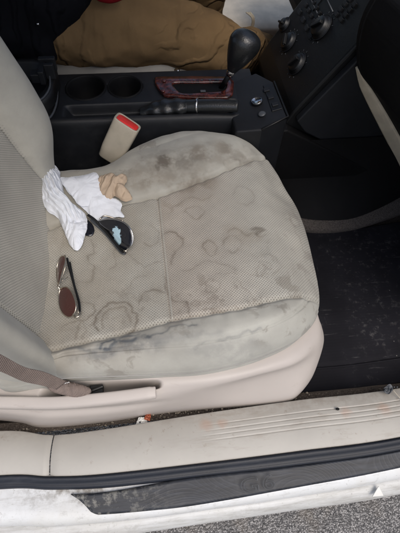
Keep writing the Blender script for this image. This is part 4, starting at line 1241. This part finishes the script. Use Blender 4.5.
# ================================================================== THINGS ON THE SEAT
def crumple(name, layers, mat, parent=None, flat=False):
    """each layer: (photo outline, base height, dome, fold direction deg, fold wavelength, fold height, seed)"""
    bm = bmesh.new()
    for (ol_, b0, dome, fdir, wl, fh, sd_) in layers:
        raw = [seat_hit(a, b, b0) for a, b in ol_]
        O_ = cr(raw, 210, closed=True); c_0 = sum(O_, V())/len(O_)
        # jagged, slightly irregular border
        fx, fy = math.cos(math.radians(fdir)), math.sin(math.radians(fdir))
        rws = []
        K_ = 70
        for k in range(K_+1):
            r = max(.004, (k/K_)**.85); row = []
            for i, p in enumerate(O_):
                w = c_0.lerp(p, r)
                s = (w.x*fy-w.y*fx); l = (w.x*fx+w.y*fy)
                wv = s/wl+1.6*noise.noise(V((l*18, s*12, sd_)))
                tri = abs((wv % 1)-.5)*2
                tri2 = abs(((s/wl*2.1+2.2*noise.noise(V((l*25, s*20, sd_+9)))) % 1)-.5)*2
                rid = 1-abs(noise.noise(V((w.x*60, w.y*60, sd_+3))))*2.2
                hh = dome*(1-r**3)+fh*(tri*.8+tri2*.35)*(1-.85*r**5)+fh*.22*rid
                edge_up = .0015*r*r*noise.noise(V((i*.15, sd_, 0)))
                w.z = base_z(w.x, w.y)+b0+max(0, hh)*(1-.92*max(0, (r-.93)/.07))+edge_up
                w.x += .0022*noise.noise(V((w.x*70, w.y*70, sd_+20)))*r; w.y += .0022*noise.noise(V((w.x*70, w.y*70, sd_+30)))*r
                row.append(w)
            rws.append(row)
        for i, p in enumerate(rws[-1]):      # torn, slightly wavy paper edge
            p.x += .0012*noise.noise(V((i*.9, sd_, 3))); p.y += .0012*noise.noise(V((i*.9, sd_, 8)))
        grid(bm, rws, wrap=True)
    o = obj(name, bm, mat, parent, solid=-.0006, smooth=flat)
    return o
T1L = [
    ([(38, 161), (46, 160), (54, 165), (60, 172), (62, 185), (66, 197), (76, 207), (86, 216), (87, 228), (84, 238), (78, 250), (70, 243), (64, 230), (58, 218), (49, 212), (41, 200), (36, 187), (39, 178)], .004, .010, -62, .012, .0048, 1.),
    ([(42, 163), (52, 166), (57, 178), (62, 196), (76, 208), (82, 219), (77, 224), (64, 216), (52, 206), (43, 192), (41, 176)], .012, .008, -60, .010, .0050, 5.),
    ([(62, 222), (74, 222), (86, 222), (85, 236), (77, 251), (68, 240)], .008, .006, -80, .02, .003, 8.)]
o = crumple('crumpled_tissue', T1L, M_tis); props(o, 'crumpled white tissue twisted lengthwise against the backrest', 'tissue')
T2L = [
    ([(60, 179), (72, 177), (85, 175), (96, 173), (99, 180), (102, 190), (108, 199), (117, 200), (122, 204), (121, 211), (124, 217), (115, 217), (106, 218), (94, 222), (86, 211), (76, 202), (67, 190)], .007, .006, 25, .05, .0025, 12.),
    ([(62, 180), (80, 177), (97, 175), (100, 192), (90, 205), (80, 205), (70, 193)], .013, .003, 15, .06, .0015, 15.)]
o = crumple('folded_tissue', T2L, M_tis); props(o, 'flat folded white tissue lying between the twisted tissue and the brown napkin', 'tissue')
T3L = [
    ([(98, 180), (103, 176), (111, 173.5), (118, 177), (125, 174), (127, 180), (124, 187), (129, 192), (132, 198), (127, 202), (121, 200), (115, 196), (111, 202), (105, 200), (101, 195), (97, 187)], .008, .010, 60, .022, .006, 22.),
    ([(102, 180), (112, 176), (120, 181), (121, 190), (112, 193), (103, 190)], .012, .005, -30, .020, .004, 27.)]
o = crumple('crumpled_napkin', T3L, M_nap, flat=True); props(o, 'small crumpled brown paper napkin beside the folded white tissue', 'napkin')

def lens_mesh(outline, n_, bulge, flat_c=None):
    O_ = cr(outline, 64, closed=True); c_0 = sum(O_, V())/64
    bm = bmesh.new(); rws = []
    for k in range(13):
        r = max(.01, k/12); rws.append([c_0.lerp(p, r)+n_*bulge*(1-r*r) for p in O_])
    vs = grid(bm, rws, wrap=True); bm.faces.new(vs[0]); return bm, O_
# --- mirrored pair
sg = thing('mirrored_sunglasses', 'dark sunglasses with a mirrored lens poking out from under the folded tissue', 'sunglasses', tuple(seat_hit(112, 238)))
def sA(px, py, h): return seat_hit(px, py, h)
lo = [sA(97, 222, .014), sA(104, 228, .008), sA(113, 239, .006), sA(122, 249, .006), sA(126, 250, .010), sA(131, 246, .022), sA(133, 238, .032), sA(131, 230, .040), sA(126, 224, .043), sA(118, 220, .040), (sA(107, 219, .030))]
nn = (lo[6]-lo[1]).cross(lo[3]-lo[9]).normalized(); nn = nn if nn.z > 0 else -nn
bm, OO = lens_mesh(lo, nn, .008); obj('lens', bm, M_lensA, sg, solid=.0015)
bm = bmesh.new(); tube(bm, OO+[OO[0]], .0014, 10, caps=False); obj('rim', bm, M_chrome, sg)
bm = bmesh.new()
tube(bm, [sA(88, 215, .018), sA(95, 220, .017), sA(104, 229, .014), sA(113, 240, .012), sA(122, 251, .011), sA(126, 252, .012)], lambda t: .0028, 12, n=40, flat=.7); obj('brow_bar', bm, M_gloss, sg)
bm = bmesh.new(); tube(bm, [sA(91, 220, .008), sA(105, 233, .006), sA(120, 251, .006), sA(125, 253.5, .009)], lambda t: .0024, 10, n=30); obj('temple', bm, M_grey, sg)
bm = bmesh.new(); tube(bm, [sA(100, 219, .02), sA(104, 216, .018), sA(110, 217, .016), sA(116, 219, .014), sA(123, 221, .016)], .0016, 8, n=24); obj('temple', bm, M_silver, sg)
lo2 = [p+V((-.075, .045, -.012)) for p in lo]
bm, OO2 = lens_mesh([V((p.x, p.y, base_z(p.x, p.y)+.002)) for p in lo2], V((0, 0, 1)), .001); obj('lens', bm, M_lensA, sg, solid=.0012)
bm = bmesh.new(); tube(bm, [sA(124, 251, .012), sA(127, 251, .012)], .0026, 10); obj('hinge', bm, M_silver, sg)
# --- wire pair
sb = thing('wire_sunglasses', 'thin silver framed sunglasses with brown lenses standing near the backrest', 'sunglasses', tuple(seat_hit(70, 290)))
l1 = [sA(60, 290, .012), sA(66, 287, .022), (sA(71, 291, .026)), sA(75, 300, .026), sA(76, 308, .022), sA(73, 315, .014), sA(68, 317, .008), sA(62, 312, .005), sA(59, 302, .006)]
l2 = [sA(64, 256, .028), sA(66, 260, .030), sA(65, 268, .028), sA(62, 277, .020), sA(58.5, 283, .012), sA(57, 278, .006), sA(57, 267, .008), sA(60, 258, .018)]
for L_ in (l1, l2):
    n_ = (L_[2]-L_[0]).cross(L_[5]-L_[1]).normalized(); n_ = n_ if n_.z > 0 else -n_
    bm, OO = lens_mesh(L_, n_, .002); obj('lens', bm, M_lensB, sb, solid=.0012)
    bm = bmesh.new(); tube(bm, OO+[OO[0]], .0009, 8, caps=False); obj('rim', bm, M_silver, sb)
bm = bmesh.new(); tube(bm, [sA(58.5, 283, .014), sA(58, 286, .018), sA(60, 290, .014)], .0012, 8, n=12); tube(bm, [sA(62, 281, .02), sA(66, 278.5, .018), sA(68, 277, .012)], .0007, 6, n=10); obj('bridge', bm, M_silver, sb)
bm = bmesh.new(); tube(bm, [sA(65, 255, .030), sA(65.5, 262, .032), sA(62, 274, .030), sA(59, 286, .026)], .0013, 8, n=30); obj('brow_wire', bm, M_silver, sb)
bm = bmesh.new(); tube(bm, [sA(67, 258, .020), sA(70, 270, .018), sA(75, 288, .016), sA(79, 302, .014), sA(80, 314, .012)], lambda t: .0020, 10, n=40, flat=.6); tube(bm, [sA(70, 262, .008), sA(74, 282, .008), sA(78, 300, .008)], lambda t: .0013, 8, n=30); obj('temple', bm, M_gloss, sb)
bm = bmesh.new(); tube(bm, [sA(80, 312, .013), sA(79, 316, .013), sA(75.5, 317, .013), sA(73, 314, .014)], .0016, 8, n=16); tube(bm, [sA(74, 300, .020), sA(77.5, 308, .018), sA(78.5, 313, .015)], .0010, 8, n=16); obj('hinge', bm, M_silver, sb)

# ================================================================== SMALL LITTER
w = thing('wrapper', 'small white and orange wrapper wedged in the gap under the seat side', 'wrapper', tuple(at(140, 421, z=.36)))
def scrap(name, pts, mat, parent, amp=.004, seed=1, th=.0006):
    q4 = [V(p) for p in pts]; rws = []
    for j in range(15):
        r = []
        for i in range(15):
            p = q4[0].lerp(q4[1], i/14).lerp(q4[3].lerp(q4[2], i/14), j/14)
            r.append(p+V((0, 0, amp*noise.noise(V((i*.35, j*.35, seed))))))
        rws.append(r)
    bm = bmesh.new(); grid(bm, rws); return obj(name, bm, mat, parent, solid=th)
scrap('wrapper_front', [at(135, 426, z=.372), at(148, 424, z=.372), at(146, 417, z=.366), at(139, 417, z=.366)], M_plug, w)
scrap('wrapper_end', [at(144, 419, z=.374), at(150, 421, z=.374), at(151, 414, z=.366), at(146, 414, z=.366)], M_orange, w)
bm = bmesh.new(); p = at(140, 422.3, z=.380); box(bm, p, (.003, .003, .0006)); obj('print', bm, M_gloss, w, smooth=False)
bm = bmesh.new()
rnd = random.Random(3)
for k in range(170):
    px = rnd.uniform(150, 300) if k < 110 else rnd.uniform(5, 135)
    gy = interp([(0, 431), (50, 434), (100, 428), (150, 419), (200, 411.5), (250, 406), (300, 399)], px)
    p = at(px, gy+rnd.uniform(-4, 2), z=.354+rnd.uniform(0, .004))
    bmesh.ops.create_icosphere(bm, subdivisions=1, radius=rnd.uniform(.0008, .0022), matrix=Matrix.Translation(p) @ Matrix.Rotation(rnd.random()*3, 4, 'X') @ Matrix.Diagonal((1, rnd.uniform(.6, 1), .6, 1)))
for k in range(90):
    px = rnd.uniform(150, 310); p = at(px, rnd.uniform(398, 416), z=.316); p.y = rnd.uniform(.108, .140); p.z = lerp(.353, .28, sm(.125, .15, p.y))
    bmesh.ops.create_icosphere(bm, subdivisions=1, radius=rnd.uniform(.001, .003), matrix=Matrix.Translation(p))
M_grit = plain('grit_stone', srgb(128, 119, 106), .9, var=.4)
props(obj('debris', bm, M_grit, smooth=False), 'grit and small stones along the gap beside the seat', 'debris', kind='stuff')
bm = bmesh.new(); p = at(337.5, 409, z=.392); bmesh.ops.create_icosphere(bm, subdivisions=2, radius=.0030, matrix=Matrix.Translation(p) @ Matrix.Diagonal((1.2, .9, .5, 1)))
props(obj('pebble', bm, M_dark), 'tiny black pebble on the beige sill trim', 'pebble')
bm = bmesh.new()
lf = [at(384, 388, z=.392), at(390, 384, z=.396), at(393, 389, z=.394), at(389, 394, z=.392), at(384, 392, z=.394)]
oo = cr(lf, 40, closed=True); cc = sum(oo, V())/40
grid(bm, [[cc.lerp(p, max(.02, k/10))+V((0, 0, .005*noise.noise(p*120+V((k*.3, 0, 0))))) for p in oo] for k in range(11)], wrap=True)
for k in range(3): bmesh.ops.create_icosphere(bm, subdivisions=1, radius=.0018, matrix=Matrix.Translation(at(391+k*3, 387, z=.393)))
props(obj('paper_scrap', bm, M_grey, solid=.0005), 'crumpled grey paper scrap at the front end of the sill edge', 'scrap')
bm = bmesh.new(); tube(bm, [at(393, 390, z=.395), at(399, 397, z=.393), at(404, 402, z=.392)], .0007, 6, n=12)
props(obj('dry_straw', bm, M_buckle), 'thin pale dry straw beside the grey paper scrap', 'straw')

# ================================================================== CAMERA, LIGHT, WORLD
cam = bpy.data.cameras.new('camera'); co = bpy.data.objects.new('camera', cam); COL.objects.link(co)
cam.sensor_fit = 'VERTICAL'; cam.sensor_height = 24.; cam.lens = F/533*24
Mc = Matrix((RT, UP, -fw)).transposed().to_4x4(); Mc.translation = CAM; co.matrix_world = Mc
cam.clip_start = .02; cam.clip_end = 300
S.camera = co

SUN_EL, SUN_AZ = math.radians(60), math.radians(-68)     # azimuth: direction the light comes from, in the x-y plane
sd_ = V((math.cos(SUN_EL)*math.cos(SUN_AZ), math.cos(SUN_EL)*math.sin(SUN_AZ), math.sin(SUN_EL)))
sun = bpy.data.lights.new('sun', 'SUN'); sun.energy = 1.4; sun.angle = math.radians(40); sun.color = (1, .98, .95)
so = bpy.data.objects.new('sun', sun); COL.objects.link(so); so.rotation_euler = sd_.to_track_quat('Z', 'Y').to_euler(); so.location = (0, -3, 4)
w_ = bpy.data.worlds.new('World'); S.world = w_; w_.use_nodes = True
nt = w_.node_tree; bg = nt.nodes['Background']; sk = nt.nodes.new('ShaderNodeTexSky'); sk.sky_type = 'NISHITA'; sk.sun_disc = False
sk.sun_elevation = SUN_EL; sk.sun_rotation = math.pi/2-SUN_AZ; sk.dust_density = 4.; sk.ozone_density = .3; sk.air_density = 1.
nt.links.new(sk.outputs[0], bg.inputs[0]); bg.inputs[1].default_value = .15
S.view_settings.view_transform = 'Standard'; S.view_settings.look = 'None'; S.view_settings.exposure = .22; S.view_settings.gamma = 1
S.render.engine = 'CYCLES'
S.cycles.use_denoising = True
